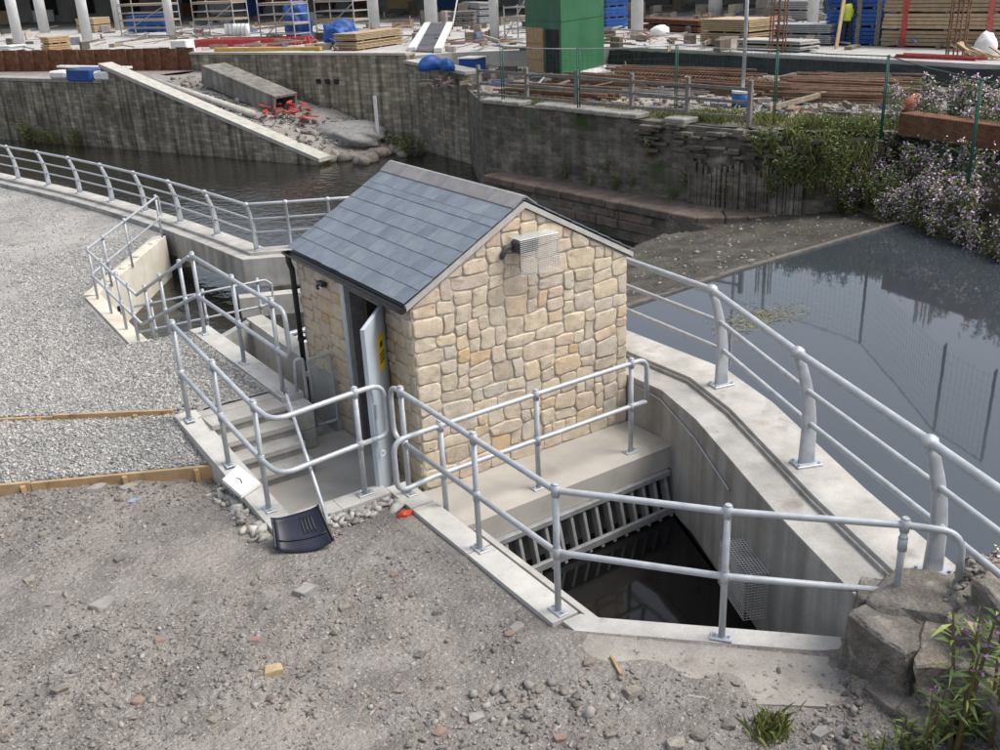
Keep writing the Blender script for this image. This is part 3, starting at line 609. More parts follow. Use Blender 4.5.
# gable vent: hooded terminal behind a square of wire mesh
vent=G().box((1.30,-.09,2.40),(.26,.14,.13),0,.02).mk('vent_hood',darkst,hut)
for k in range(6): G().bar((1.19,-.164,2.345+k*.020),(1.41,-.164,2.345+k*.020),.012,.008).mk('louvre',darkst,vent)
G().tube([(1.18,-.05,2.40),(1.10,-.05,2.40),(1.06,-.05,2.34),(1.06,-.02,2.30)],.03,8).mk('vent_pipe',darkst,vent,True)
wiremesh('wire_mesh',(1.16,-.215,2.12),(.48,0,0),(0,0,.37),24,19,.002,meshw,vent)
wiremesh('wire_mesh',(1.642,-.215,2.12),(0,.19,0),(0,0,.37),10,19,.002,meshw,vent)
wiremesh('wire_mesh',(1.16,-.213,2.492),(.48,0,0),(0,.19,0),24,10,.002,meshw,vent)
SH=np.zeros(3)
# ================================================================== LANDING, STEPS, KERBS
t=thing('landing',(-.7,1.1,-.1),'worn concrete landing in front of the hut door','landing')
G().prism([(-1.32,.38),(.166,.38),(.166,2.24),(-1.32,2.24)],-.5,-.2,.006).mk('floor',floorc,t)
G().prism([(.166,.86),(.34,.86),(.34,1.76),(.166,1.76)],-.5,-.196,.004).mk('threshold',floorc,t)
st=thing('steps',(-.95,1.9,-.2),'four shallow concrete steps climbing from the hut landing to the gravel','steps')
for k in range(4):
    z=-.2+.1375*(k+1); y0=(1.42,1.66,1.89,2.12)[k]
    G().prism([(-1.40,y0),(-.555,y0),(-.555,y0+.30),(-1.42,y0+.30)],z-.055,z,.008).mk('tread',conc,st)
    G().prism([(-1.40,y0+.03),(-.555,y0+.03),(-.555,y0+.29),(-1.42,y0+.29)],-.3,z-.056,.0).mk('riser',conc3,st)
G().prism([(-1.45,2.425),(-.56,2.425),(-.56,2.60),(-1.46,2.60)],.2,.352,.008).mk('top_landing',conc,st)
t=thing('stair_kerb',(-1.45,1.3,-.1),'sloping pale concrete kerb on the gravel side of the steps','kerb')
def kz(y): return .015+max(0,(y-.42))*.165
kx=lambda y:-1.445-max(0,y-.42)*.062
for a,b in ((.17,.60),(.605,1.50),(1.505,2.62)):
    ys_=[a,b]
    G().prism([(kx(a)-.08,a),(kx(b)-.08,b),(kx(b)+.16,b),(kx(a)+.16,a)],-.35,[kz(a),kz(b),kz(b),kz(a)],.01).mk('kerb_stone',conc2,t)
t=thing('landing_kerb',(-.75,.28,-.1),'pale concrete kerb between the landing and the loose rubble','kerb')
for a,b in ((-1.28,-.83),(-.825,-.30)): G().prism([(a,.16),(b,.16),(b,.40),(a,.40)],-.35,.012,.01).mk('kerb_stone',conc2,t)
t=thing('stair_pier',(-.41,2.1,-.2),'short concrete block pier at the side of the steps','pier')
G().box((-.41,2.12,-.08),(.27,.24,.235),0,.008).mk('block',conc3,t); G().box((-.41,2.12,.155),(.266,.236,.225),0,.008).mk('block',conc,t)
G().box((-.41,2.13,.296),(.288,.28,.05),0,.008).mk('cap',conc2,t)
# trough beside hut: kerb with posts, plinth against hut
KL=[(-.44,2.28),(-.47,3.6),(-.52,5.35)]
t=thing('trough_kerb',(-.42,3.6,-.2),'pale concrete kerb with rail posts between the gravel and the trough','kerb')
lf=offset(KL,-.17); rt=offset(KL,.10)
for i in range(2): G().prism([lf[i],lf[i+1],rt[i+1],rt[i]],-1.2,.39,.012).mk('kerb_stone',conc2,t)
t=thing('trough_wall',(.1,3.7,-.3),'low pale concrete wall running on from the foot of the hut','wall')
G().prism([(.10,2.27),(.166,2.27),(.166,3.10),(.36,3.10),(.36,5.15),(.13,5.15)],-1.2,.44,.01).mk('wall',conc,t)
G().prism([(-.41,4.8),(.128,5.0),(.128,5.13),(-.41,4.93)],-1.2,[.34,.42,.42,.34],.006).mk('end_wall',conc3,t)
G().prism([(-.33,2.3),(.098,2.3),(.12,4.95),(-.41,4.8)],-.6,-.25).mk('trough_floor',conc3,t)
# timber boards holding the gravel
for lab,fn,x0,x1,z0,z1,n in (('sawn timber board edging the lower gravel strip, nearest the dirt',ter_line1,-7.5,-1.58,-.06,.125,3),('sawn timber board between the two gravel levels, level with the top step',ter_line2,-7.5,-1.62,.12,.380,3)):
    t=thing('timber_edging',((x0+x1)/2,fn((x0+x1)/2),z0),lab,'edging')
    xs=[x0,-5.2,-3.22,x1] if fn is ter_line1 else [x0,-4.1,-2.75,x1]
    for i in range(n):
        a,b=xs[i]+.003,xs[i+1]-.003; dzv=random.uniform(-.012,.012)
        G().bar((a,fn(a)-.03,(z0+z1)/2+dzv),(b,fn(b)-.03,(z0+z1)/2+dzv),.045,z1-z0,.004).mk('board',timber,t)
    for x in ((-3.3,-2.4,-1.75) if fn is ter_line1 else (-2.9,-2.0)): G().box((x,fn(x)-.075,(z0+z1)/2-.02),(.05,.05,z1-z0),0,.004).mk('peg',timber,t)
# ================================================================== TUBULAR RAILINGS
def post_mesh(h,r=.0265):
    g=G().tube([(0,0,.0),(0,0,h)],r,10); me=bpy.data.meshes.new('post'); me.from_pydata(g.V,[],g.F); me.polygons.foreach_set('use_smooth',[len(p.vertices)==4 for p in me.polygons]); me.materials.append(galv); return me
def plate_mesh():
    g=G().box((0,0,.007),(.165,.10,.014),0,.003)
    for x in(-.056,.056): g.tube([(x,0,.014),(x,0,.034)],.014,6)
    me=bpy.data.meshes.new('base_plate'); me.from_pydata(g.V,[],g.F); me.materials.append(galv2); return me
def clamp_mesh():
    g=G().tube([(0,0,-.05),(0,0,.05)],.034,10); g.tube([(0,0,.05),(0,0,.062)],[.034,.020],10); me=bpy.data.meshes.new('clamp'); me.from_pydata(g.V,[],g.F); me.polygons.foreach_set('use_smooth',[len(p.vertices)==4 for p in me.polygons]); me.materials.append(galv); return me
PL,CLM=plate_mesh(),clamp_mesh(); PMS={}
def T(p,rz=0): return Matrix.Translation(Vector(p))@Matrix.Rotation(rz,4,'Z')
def tube_rail(name,label,posts,paths,mids=(.55,),r=.0265,plates=True):
    """posts [(x,y,z,h,rz)], paths list of polylines (already filleted)"""
    t=thing(name,tuple(posts[0][:3]),label,'railing')
    for (x,y,z,h,rz) in posts:
        key=(round(h,2),r)
        if key not in PMS: PMS[key]=post_mesh(h,r)
        p=inst('post',PMS[key],T((x,y,z)),t)
        if plates: inst('base_plate',PL,T((x,y,z+.001),rz),p)
        for m in list(mids)+[1.0]:
            inst('clamp',CLM,T((x,y,z+(h if m==1.0 else m))),p)
    for i,P in enumerate(paths): G().tube(P,r,10).mk('rail',galv,t,True)
    return t
# angled rail round the intake: on the kerb, then along the cross wall to the ruin
Fp=np.array([.63,-3.42]); Cp=np.array([-.155,-2.40]); Gp=np.array(xy(905,525,1.1)); Ep=np.array(xy(963,533,1.1))
top=[(-.155,.27,.55),(-.155,.27,1.1),(*Cp,1.1),(*Fp,1.1),(*Gp,1.1),(*Ep,1.1),(Ep[0]-.0,Ep[1]-.02,.75)]
low=[(-.155,.27,.825),(-.155,.27,.55),(*Cp,.55),(*Fp,.55),(*Gp,.55)]
a=fillet([(-.155,.0,.55)]+top,.15,7); b=[(-.155,.02,.55),(*Cp,.55),(*Fp,.55),(*Gp,.55)]
tube_rail('intake_railing','long two-rail galvanised railing bending round the dark intake opening',[(-.155,.05,0,1.1,1.57),(-.155,-1.24,0,1.1,1.57),(-.155,-2.40,0,1.1,1.57),(*Fp,0,1.1,-.92),(*Gp,.40,.70,-.92)],[a,fillet(b,.3,7)],mids=(.55,))
# stair railing
Q=[(-1.55,2.44,.355),(-1.485,1.44,.19),(-1.42,.56,.04),(-.52,.29,.013)]
def up(p,h): return (p[0],p[1],p[2]+h)
cor=(-1.385,.20,-.01)
tp=[up(Q[0],1.1),up(Q[1],1.1),up(Q[2],1.09),up(cor,1.11),up(Q[3],1.1),(-.20,.32,1.11),(-.20,.32,.56),(-.42,.30,.56)]
lw=[up(Q[0],.55),up(Q[1],.55),up(Q[2],.54),up(cor,.56),up(Q[3],.55),(-.40,.30,.56)]
tube_rail('stair_railing','two-rail galvanised railing round the steps and hut landing',[(*q,1.1,1.57 if i<3 else 0) for i,q in enumerate(Q)],[fillet(tp,.17,7),fillet(lw,.17,7)])
# slab railing under the gable
zs=-.2
tp=[(2.40,-.32,zs+.55),(2.62,-.33,zs+.55),(2.62,-.33,zs+1.05),(1.13,-.35,zs+1.05),(-.09,-.38,zs+1.05),(-.50,-.40,zs+1.05),(-.50,-.40,zs+.52),(-.09,-.38,zs+.55),(2.40,-.33,zs+.55)]
tube_rail('slab_railing','two-rail galvanised railing in front of the stone gable',[(.01,-.38,zs,1.05,0),(1.13,-.36,zs,1.05,0),(2.40,-.33,zs,1.05,0)],[fillet(tp[1:],.13,6)+[Vector((2.62,-.33,zs+.55))]])
# trough kerb railing
zs=.39
tp=[(-.50,5.12,zs+1.08),(-.475,3.58,zs+1.08),(-.455,2.05,zs+1.08),(-.455,2.05,zs+.52),(-.475,3.58,zs+.52),(-.50,5.12,zs+.52)]
tube_rail('trough_railing','two-rail galvanised railing on the kerb beside the stone hut side wall',[(-.50,5.05,zs,1.08,1.57),(-.475,3.62,zs,1.08,1.57),(-.455,2.42,zs,1.08,1.57)],[fillet(tp,.14,6)],mids=(.52,))
# sloping railing down the bank + outlet kerb + along wing wall top
zy=-1.2
A_=(2.42,17.65,zy);B_=(-.30,13.25,zy);C_=(-.36,9.35,zy);E_=(-.50,5.10,.39)
posts=[(2.30,17.45,zy+.02,1.08,1.),(.98,15.28,zy+.02,1.08,1.),(.2,14.0,zy+.02,1.08,1.),(-.28,13.2,zy+.02,1.08,1.57),(-.30,12.0,zy+.02,1.08,1.57),(-.32,10.8,zy+.02,1.08,1.57),(-.34,9.9,zy+.02,1.08,1.57)]
tp=[up(A_,.55),up(A_,1.08),up(B_,1.08),up(C_,1.08)]
tube_rail('outlet_railing','thin two-rail galvanised railing on the outlet kerb and cream wing wall',posts,[fillet([(A_[0]-.2,A_[1]-.33,A_[2]+.55)]+tp,.12,5),[up((2.3,17.45,zy),.55),up(B_,.55),up(C_,.55)]],plates=False)
def sl_(q): return tuple(C_[i]+(E_[i]-C_[i])*q for i in range(3))
tube_rail('bank_railing','two-rail galvanised railing sloping down the gravel bank beside the outlet channel',[(*sl_(q),1.08,1.57) for q in (.2,.5,.83)],[[up(sl_(0.01),1.06),up(sl_(.97),1.08)],[up(sl_(0.01),.53),up(sl_(.97),.53)]],plates=False)
# rail across the channel sill
zs=-1.55
tp=[(-.34,9.93,zs+1.05),(2.14,9.9,zs+1.05),(2.26,9.9,zs+.95),(2.26,9.9,zs+.60),(2.10,9.95,zs+.54),(-.30,10.0,zs+.54)]
tube_rail('sill_railing','thin two-rail railing crossing the outlet channel above its sill',[(.0,9.95,zs,1.05,0),(.95,9.95,zs,1.05,0),(2.0,9.93,zs,1.05,0)],[fillet(tp,.1,5)],r=.022,plates=False)
t=thing('channel_sill',(1.2,9.95,ZR),'concrete sill across the outlet channel','sill')
G().prism([(-.30,9.80),(2.35,9.80),(2.35,10.1),(-.30,10.1)],ZR-.6,-1.55,.01).mk('sill',wetc,t)
# gate between pier and hut
t=thing('small_gate',(-.02,2.255,-.2),'small galvanised mesh gate between the block pier and the hut','gate')
fr=fillet([(-.17,2.255,-.06),(-.17,2.255,.77),(.10,2.255,.77),(.10,2.255,-.06),(-.17,2.255,-.06)],.03,4); G().tube(fr,.018,8).mk('frame',galv,t,True)
wiremesh('mesh',(-.16,2.255,-.05),(.25,0,0),(0,0,.81),10,30,.0016,galv,t)
G().tube(fillet([(-.24,2.255,-.19),(-.24,2.255,.80),(-.33,2.27,.80),(-.35,2.27,.42)],.05,5),.022,8).mk('gate_post',galv,t,True)
for z in (.1,.6): G().box((-.205,2.255,z),(.05,.02,.06),0,.003).mk('hinge',galv2,t)
# ================================================================== LOWER LEFT: outlet walls and river parapet
t=thing('outlet_kerb',(-.33,11.6,-2.4),'pale kerb wall along the yard edge of the outlet channel','kerb')
G().prism([(-.50,9.6),(-.18,9.6),(-.16,13.5),(-.46,13.5)],-2.8,-1.16,.012).mk('kerb',cream,t)
t=thing('bank_wall',(-.3,7.6,-2.4),'stained concrete retaining wall stepping down beside the channel','wall')
G().prism([(-.52,5.36),(-.30,5.36),(-.18,9.59),(-.42,9.59)],-2.8,[.36,.36,-1.17,-1.17],.01).mk('wall',conc3,t)
t=thing('wing_wall',(1,15.4,-2.4),'tall cream concrete wing wall closing the outlet channel','wall')
WL=[(-.22,13.42),(2.42,17.58)]
G().prism(offset(WL,-.0)+offset(WL,.32)[::-1],-2.8,-1.13,.012).mk('wall',cream,t)
for q in (.22,.42,.62,.86): 
    c_=np.array(WL[0])+(np.array(WL[1])-np.array(WL[0]))*q; g=G().box((c_[0]-.10,c_[1]+.06,-1.11),(.34,.14,.045),math.atan2(4.16,2.64),.02); g.mk('loose_mortar',cream,t)
G().box((.20,13.75,-1.62),(.07,.05,.12),math.atan2(4.16,2.64),.005).mk('bracket',blackp,t)
G().tube([(.22,13.73,-1.68),(.20,13.7,-1.95),(.28,13.8,-2.15)],.012,6).mk('chain',blackp,t)
t=thing('river_parapet',(3,18,-2.4),'pale concrete parapet with stepped coping curving along the lower river','parapet')
LL=LLINE
G().prism(offset(LL,-.50)+offset(LL,-.22)[::-1],-1.72,-1.09,.012).mk('ledge_wall',conc3,t)
G().prism(offset(LL,-.218)+offset(LL,.24)[::-1],-1.72,-1.0,.015).mk('coping_wall',conc,t)
G().prism(offset(LL,-.496)+offset(LL,-.22)[::-1],-1.089,-1.072,.004).mk('ledge_top',conc,t)
# solid wall below, except over the channel mouth
up_=[p for p in LL if p[1]>17.2]
G().prism(offset(up_,-.45)+offset(up_,.20)[::-1],-3,-1.722,0).mk('river_wall',wetc,t)
dn_=[(3.1,13.35),(5.6,12.35),(9,11.0)]
G().prism(offset([(3.6,13.75),(5.6,12.95),(9,11.55)],-.40)+offset([(3.6,13.75),(5.6,12.95),(9,11.55)],.18)[::-1],-3,-1.722,0).mk('river_wall',wetc,t)
t=thing('apron_block',(3.3,12.9,-2.6),'pale concrete block wall at the water beside the outlet mouth','wall')
G().prism([(2.62,13.05),(3.9,12.50),(5.2,12.0),(5.3,12.28),(2.70,13.36)],-2.9,-1.74,.012).mk('block',conc,t)
# baffle slats in the tailrace
t=thing('baffle_slats',(1.6,7.6,-1.6),'row of pale slats lying in the tailrace beside the hut','slats')
for i in range(11):
    y0=8.6-.30*i
    G().bar((.75,y0,-1.25),(2.9,y0+.25,-1.25),.11,.05,.005).mk('slat',galv2,t)
for x in (.85,2.7): G().bar((x,5.4,-1.31),(x,8.75,-1.31),.06,.06).mk('bearer',wetc,t)
G().prism([(.7,5.3),(.85,5.3),(.85,8.8),(.7,8.8)],-2.8,-1.345).prism([(2.65,5.3),(2.8,5.3),(2.8,8.8),(2.65,8.8)],-2.8,-1.345).mk('support_wall',wetc,t)
# river railing
inl=[]
for i,p in enumerate(LP):
    a=np.array(LLINE[i]);b=np.array(LLINE[i+2]); d_=(b-a)/np.linalg.norm(b-a); inl.append((float(d_[1]),float(-d_[0])))
pts=[(x,y,-1.0) for x,y in LP]; ins=[(a,b) for a,b in inl]
d2=np.array(LLINE[-2])-np.array(LLINE[-3]); d2/=np.linalg.norm(d2); n2=(float(d2[1]),float(-d2[0]))
pts+= [tuple(np.array([*LP[-1],-1.0])+np.array([*d2,0])*s) for s in (.8,1.75,3.2)]; ins+= [n2]*3
ins=[(-abs(a),b) if a>0 else (a,b) for a,b in ins]
parapet_rail('river_railing','three-rail galvanised railing on curved posts along the lower river and yard',pts,ins,1.08,(3,18,-1),ext0=[tuple(np.array([*far_dir,0])*30),tuple(np.array([*far_dir,0])*2)])
# ================================================================== FAR BANK
def one(name,g,m,label,cat,group=None,smooth=False):
    return tag(g.mk(name,m,None,smooth),label,cat,group)
fd=np.array([11.75-3.15,29.95-49.2]); fd/=np.linalg.norm(fd)
dk=(.42,.40,.36)
bm_far=mat('old_river_masonry',[(.25,(.16,.142,.112)),(.5,(.30,.27,.22)),(.75,(.46,.42,.345))],.9,9,.92,.5,9,.06,streak=(.85,(.24,.23,.20)),brick=((float(fd[0]),float(fd[1])),.46,.15,(.7,.67,.6)),spots=[(.5,.6,(.06,.075,.03),.12)])
bm_back=mat('back_wall_masonry',[(.25,(.20,.177,.138)),(.5,(.34,.307,.247)),(.75,(.48,.438,.365))],.9,9,.92,.5,9,.06,streak=(.85,(.36,.34,.30)),brick=((float(fd[0]),float(fd[1])),.5,.19,(.7,.68,.62)))
bm_right=mat('dark_rubble_masonry',[(.25,(.072,.066,.056)),(.5,(.16,.147,.128)),(.75,(.29,.27,.236))],1.4,9,.92,.7,8,.10,streak=(.5,(.45,.43,.4)),brick=((.25,-.97),.42,.15,(1.25,1.2,1.1)),spots=[(.7,.6,(.05,.07,.025),.12)])
coping=mat('coping_stone',[(.3,(.20,.19,.165)),(.7,(.36,.345,.305))],3,7,.9,.3,20,.02)
pale_cop=mat('pale_coping',[(.3,(.34,.33,.29)),(.7,(.50,.485,.44))],3,7,.9,.3,20,.02,streak=(.3,(.7,.68,.6)))
A0=np.array([3.15,49.2]);A1=np.array([6.92,41.37]);A2=np.array([11.9,29.6]); AX=A0-fd*60
t=thing('river_wall',(4,47,-2.4),'dark stained masonry river wall on the far bank below the rusty piles','wall')
def thick(a,b,w): 
    d_=(np.array(b)-a)/np.linalg.norm(np.array(b)-a); n=np.array([-d_[1],d_[0]])
    if n[0]<0: n=-n
    return [tuple(a),tuple(b),tuple(np.array(b)+n*w),tuple(np.array(a)+n*w)]
G().prism(thick(AX,A1,.7),-3.5,[.72,.72,.72,.72],.02).mk('wall',bm_far,t)
G().prism(thick(AX-[.05,.02],A1-[.05,-.02],.8),.722,.86,.02).mk('coping',coping,t)
t=thing('ramp_wall',(9,36,-2.4),'streaked masonry wing wall sloping down to the river with pale coping','wall')
poly=thick(A1+fd*.01,A2,.6)
G().prism(poly,-3.5,[1.42,-2.05,-2.05,1.42],.02).mk('wall',bm_far,t)
pc=thick(A1-[.06,.03],A2-[.06,.03]+fd*.15,.74); G().prism(pc,[1.424,-2.06,-2.06,1.424],[1.60,-1.9,-1.9,1.60],.02).mk('coping',pale_cop,t)
B0=np.array([11.4,42.3]);B1=np.array([16.75,30.4]);
t=thing('back_wall',(14,36,-2.4),'tall pale-streaked brick wall behind the debris ramp','wall')
G().prism(thick(B0,B1,.6),-3.5,1.6,.02).mk('wall',bm_back,t)
G().prism(thick(B0-[.06,.03],B1-[.06,.03],.7),1.602,1.70,.02).mk('coping',pale_cop,t)
for q in (.62,.66,.7): 
    c_=B0+(B1-B0)*q; G().box((c_[0]-.02,c_[1],.55-q*.1),(.2,.22,.2),math.atan2(fd[1],fd[0]),.01).mk('hole',dark,t)
B2=np.array([16.4,25.2])
t=thing('corner_wall',(16.5,27.8,-2.4),'brick return wall with a pale stepped coping at the river corner','wall')
G().prism([tuple(B1+[.0,-.02]),tuple(B2),(17.1,25.2),(17.4,30.3)],-3.5,[1.30,1.14,1.14,1.30],.02).mk('wall',mat('corner_masonry',[(.25,(.16,.146,.118)),(.5,(.28,.256,.214)),(.75,(.40,.37,.315))],.9,9,.92,.5,9,.06,streak=(.75,(.4,.38,.33)),brick=((-.05,-1.),.42,.16,(.62,.6,.55))),t)
G().prism([tuple(B1+[-.12,.1]),tuple(B2+[-.08,-.04]),(17.15,25.16),(17.45,30.4)],[1.304,1.144,1.144,1.304],[1.42,1.26,1.26,1.42],.02).mk('coping',pale_cop,t)
RW=[(16.38,25.15),(13.35,19.4),(13.9,16.2),(14.3,13.1),(14.6,10.7),(15.5,8.3),(16.6,7.0)]; RZ=[.62,.88,.86,.82,.80,.74,.6]
t=thing('rubble_wall',(14,13,-1.3),'dark rubble stone river wall with weeds growing from it','wall')
o_=offset(RW,.6); G().prism(RW+o_[::-1],-3.5,RZ+RZ[::-1],.02).mk('wall',bm_right,t)
# loose coping slabs, each separate and slightly askew
L_=[np.array(p) for p in RW]; k=0
for i in range(1,5):
    a,b=L_[i],L_[i+1]; Ls=np.linalg.norm(b-a); s_=0
    while s_<Ls-.2:
        wd=min(random.uniform(.5,1.1),Ls-s_); q=(s_+wd/2)/Ls; c_=a+(b-a)*q; z_=RZ[i]+(RZ[i+1]-RZ[i])*q
        if random.random()<(.95 if i<3 else .55): G().box((c_[0]+.2,c_[1],z_+.07+random.uniform(-.01,.015)),(wd-.03,.62,.15),math.atan2(*(b-a)[::-1])+random.uniform(-.03,.03),.03).mk('coping_slab',coping,t)
        s_+=wd
# upright stones in the collapsed part of the wall
for i in range(46):
    q=i/45; y=11.2-2.9*q; x=np.interp(y,[8.3,10.7,13.1],[15.5,14.6,14.3])-.05; h_=random.uniform(.9,1.35)
    G().box((x-.05+random.uniform(-.03,.03),y,-1.28+h_/2),(.16,.070,h_),random.uniform(-.2,.2)+.35,.012).mk('upright_stone',bm_right,t)
for i in range(60):
    y=random.uniform(8.2,13); x=np.interp(y,[8.2,8.3,10.7,13.1],[15.5,15.5,14.6,14.3])-.04; z_=random.uniform(.05,.8)
    G().box((x-.02,y,z_),(.28,random.uniform(.25,.6),random.uniform(.06,.11)),math.atan2(-.97,.3)+1.57+random.uniform(-.15,.15),.015).mk('ledge_stone',bm_right,t)
# masonry ledge at the foot
t=thing('stone_ledge',(13.2,13,-2.3),'brown stone block ledge at the foot of the rubble river wall','ledge')
FE=[(12.75,18.6),(12.85,16.0),(13.15,12.6),(13.42,9.9),(14.4,9.1),(16.4,8.4)]
bk=offset(FE,.55)
G().prism([(p[0]+.06,p[1]) for p in FE]+[(16.6,8.6),(14.9,10.6),(14.5,13),(14.1,16.2),(13.6,18.8)],-3.0,-1.42,0).mk('core',bm_right,t)
for row,(z0,z1,inn) in enumerate(((-1.41,-1.18,0.),(-1.66,-1.43,.05),(-1.93,-1.68,.02),(-2.3,-1.95,.10))):
    for i in range(5):
        a,b=np.array(FE[i]),np.array(FE[i+1]); Ls=np.linalg.norm(b-a); s_=0; n=np.array([-(b-a)[1],(b-a)[0]])/Ls
        if n[0]<0: n=-n
        while s_<Ls-.05:
            wd=random.uniform(.7,2.0) if Ls-s_>1.0 else Ls-s_
            wd=min(wd,Ls-s_); c_=a+(b-a)*((s_+wd/2)/Ls)+n*(.30+inn+random.uniform(-.03,.03))
            wdt=.62 if row else 1.3
            if row==0: c_=c_+n*.32
            G().box((c_[0],c_[1],(z0+z1)/2+random.uniform(-.015,.015)),(wd-.03,wdt,z1-z0),math.atan2(*(b-a)[::-1])+random.uniform(-.02,.02),.03).mk('block',ledge_m,t); s_+=wd
# site ground and deck
sg=[(p[0],p[1]) for p in offset(RW,.3)]
site=[tuple(AX+[.4,.2]),tuple(A1+[.4,.2]),(11.0,42.6),(11.9,42.2),(17.2,30.2),(16.9,25.2)]+sg[1:]+[(17.0,5),(17.2,-40),(500,-40),(500,500),(-200,500)]
sheet('site_ground',site,.80,siteg)
DZ=1.5
deck=[(-60,110),(3.5,54.5),(9.5,50.6),(12.2,42.6),(17.35,31.2),(19.2,30.8),(24.6,26.6),(24.9,21.5),(25.3,8.5),(26.2,-40),(400,-40),(400,400),(-100,400)]
o=G().prism(deck,.6,DZ,.0).mk('site_deck',deckm); o['kind']='structure'
# black membrane hung on the slab edge
t=thing('slab_membrane',(25,15,.8),'black plastic membrane hanging from the edge of the concrete deck','membrane')
e_=[(24.55,26.6),(24.85,21.5),(25.25,8.5),(25.5,2)]
V=[];F=[]; n=120
for i in range(n+1):
    q=i/n*3; j=min(2,int(q)); f_=q-j; x=e_[j][0]+(e_[j+1][0]-e_[j][0])*f_; y=e_[j][1]+(e_[j+1][1]-e_[j][1])*f_
    tp_=DZ-.12-.04*abs(float(wob(i*.3,0,1,3)))
    for k,(dx,z) in enumerate(((-.02,tp_),(-.06-.03*random.random(),tp_-.25),(-.14-.06*random.random(),.83),(-.10,.81),(.0,tp_-.02))): V.append((x+dx,y,z))
for i in range(n):
    for k in range(4): F.append([i*5+k,(i+1)*5+k,(i+1)*5+k+1,i*5+k+1])
mk('sheet',V,F,membrane,t)
# debris ramp behind the wing wall
V=[];F=[];n=30;m=8
ra0,ra1=A1+np.array([.62,.28]),A2+np.array([.6,.2]); rb0,rb1=np.array([11.5,42.0]),np.array([16.7,30.0])
for i in range(n+1):
    q=i/n
    for j in range(m+1):
        s_=j/m; p=(ra0+(ra1-ra0)*q)*(1-s_)+(rb0+(rb1-rb0)*q)*s_
        z=.85-2.75*q**1.15-(.55*max(0,q-.72)) +.18*float(wob(p[0],p[1],1.1,4))+.25*s_*q*(1-q)
        V.append((p[0],p[1],z))
for i in range(n):
    for j in range(m): F.append([i*(m+1)+j,(i+1)*(m+1)+j,(i+1)*(m+1)+j+1,i*(m+1)+j+1])
mk('debris_ramp',V,F,siteg,None,True)['kind']='structure'
# right-hand planted bank
def edge_x(y): return np.interp(y,[-40,-6,0,2.2,3.8,5.4,7.2,8.6],[14.5,13.6,13.7,14.0,14.7,15.4,15.9,16.4])
def bankr(x,y): return ZP-.25+np.clip((x-edge_x(y))*.95,0,1.95)+.10*wob(x,y,1.3,5)+.05*wob(x,y,3.9,6)
grid('river_bank',13,18.6,-30,9.0,.15,bankr,lambda x,y:x>edge_x(y)-.3,soil)
# ================================================================== CONSTRUCTION SITE
def P3(u,v,z): p=at(u,v,z); return (float(p[0]),float(p[1]),z)
# unfinished building frame
t=thing('building_frame',(35,60,DZ),'unfinished concrete frame building with white round columns behind the works','building')
cols=[(20,47,.32),(45,33,.42),(88,41,.34),(120,30,.34),(172,36,.30),(375,30,.34),(432,29,.40),(495,40,.24),(637,35,.30),(715,17,.42),(812,28,.26)]
for u,v,r in cols:
    x,y,_=P3(u,v,DZ); G().tube([(x,y,DZ),(x,y,7.2)],r,16).mk('column',whitep,t,True)
NB=[(-30,150),(30,105),(52,62),(60,30),(62,-10)]
o_=offset(NB,.4); G().prism(NB+o_[::-1],DZ,7.5).mk('rear_wall',blockw,t)
oo=[(-36,146),(14,92),(33,60),(42,40),(46,28),(50,10),(52,-10),(64,-10),(63,30),(55,63),(33,107),(-28,153)]
G().prism(oo,7.21,7.55).mk('unseen_shade_slab',deckm,t)  # unseen slab high over the deck, added to shade the far background
for i in range(4):
    a,b=np.array(NB[i]),np.array(NB[i+1]); Ls=np.linalg.norm(b-a); dd=(b-a)/Ls; an=math.atan2(dd[1],dd[0])
    for k in range(int(Ls/4.5)):
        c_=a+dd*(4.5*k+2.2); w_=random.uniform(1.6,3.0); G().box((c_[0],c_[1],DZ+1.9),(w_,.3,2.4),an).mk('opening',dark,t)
        if random.random()<.7: G().box((c_[0]-.25,c_[1]-.12,DZ+.7),(random.uniform(1,3),.3,random.uniform(.8,1.6)),an).mk('panel',random.choice([bluep,greyt,whitep,rust,plank]),t)
# river-side sheet piles
t=thing('sheet_piles',(6,50,.7),'rusty sheet piling holding the deck above the far river wall','piling')
a,b=np.array([-1.,62.]),np.array([11.9,43.0]); n=44; dd=(b-a)/np.linalg.norm(b-a); nn=np.array([-dd[1],dd[0]])
if nn[0]>0: nn=-nn
Ls=np.linalg.norm(b-a); 
for i in range(n):
    p=a+dd*(Ls*i/n-.03); q_=a+dd*(Ls*(i+1)/n+.03); s_=.12 if i%2 else 0; G().prism([tuple(p+nn*s_),tuple(q_+nn*s_),tuple(q_+nn*(s_+.13)),tuple(p+nn*(s_+.13))],.4,1.86+random.uniform(-.03,.03)).mk('pile',rust,t)
# green hoarding tower
Lc,Cc,Rc=np.array(P3(527,74,.9)),np.array(P3(562,79,.9)),np.array(P3(604,68,.9)); Bc=Lc+Rc-Cc
t=thing('green_tower',tuple(Cc[:2])+(.8,),'tall green painted hoarding box with a timber door','hoarding')
G().prism([tuple(p[:2]) for p in (Lc,Cc,Rc,Bc)],1.0,6.4,.02).mk('shell',greenp,t)
cen=(Lc+Rc)/2; ex=lambda p:tuple((p+(p-cen)*.06)[:2]); G().prism([ex(p) for p in (Lc,Cc,Rc,Bc)],.78,1.0,.01).mk('plinth',whitep,t)
def onface(a,b,q0,q1,z0,z1,o0,o1):
    d_=(b-a)[:2]; n=np.array([d_[1],-d_[0]])/np.linalg.norm(d_)
    if n@(np.array(CAM[:2])-a[:2])<0: n=-n
    p,q=a[:2]+d_*q0,a[:2]+d_*q1; return G().prism([tuple(p+n*o0),tuple(q+n*o0),tuple(q+n*o1),tuple(p+n*o1)],z0,z1,.004)
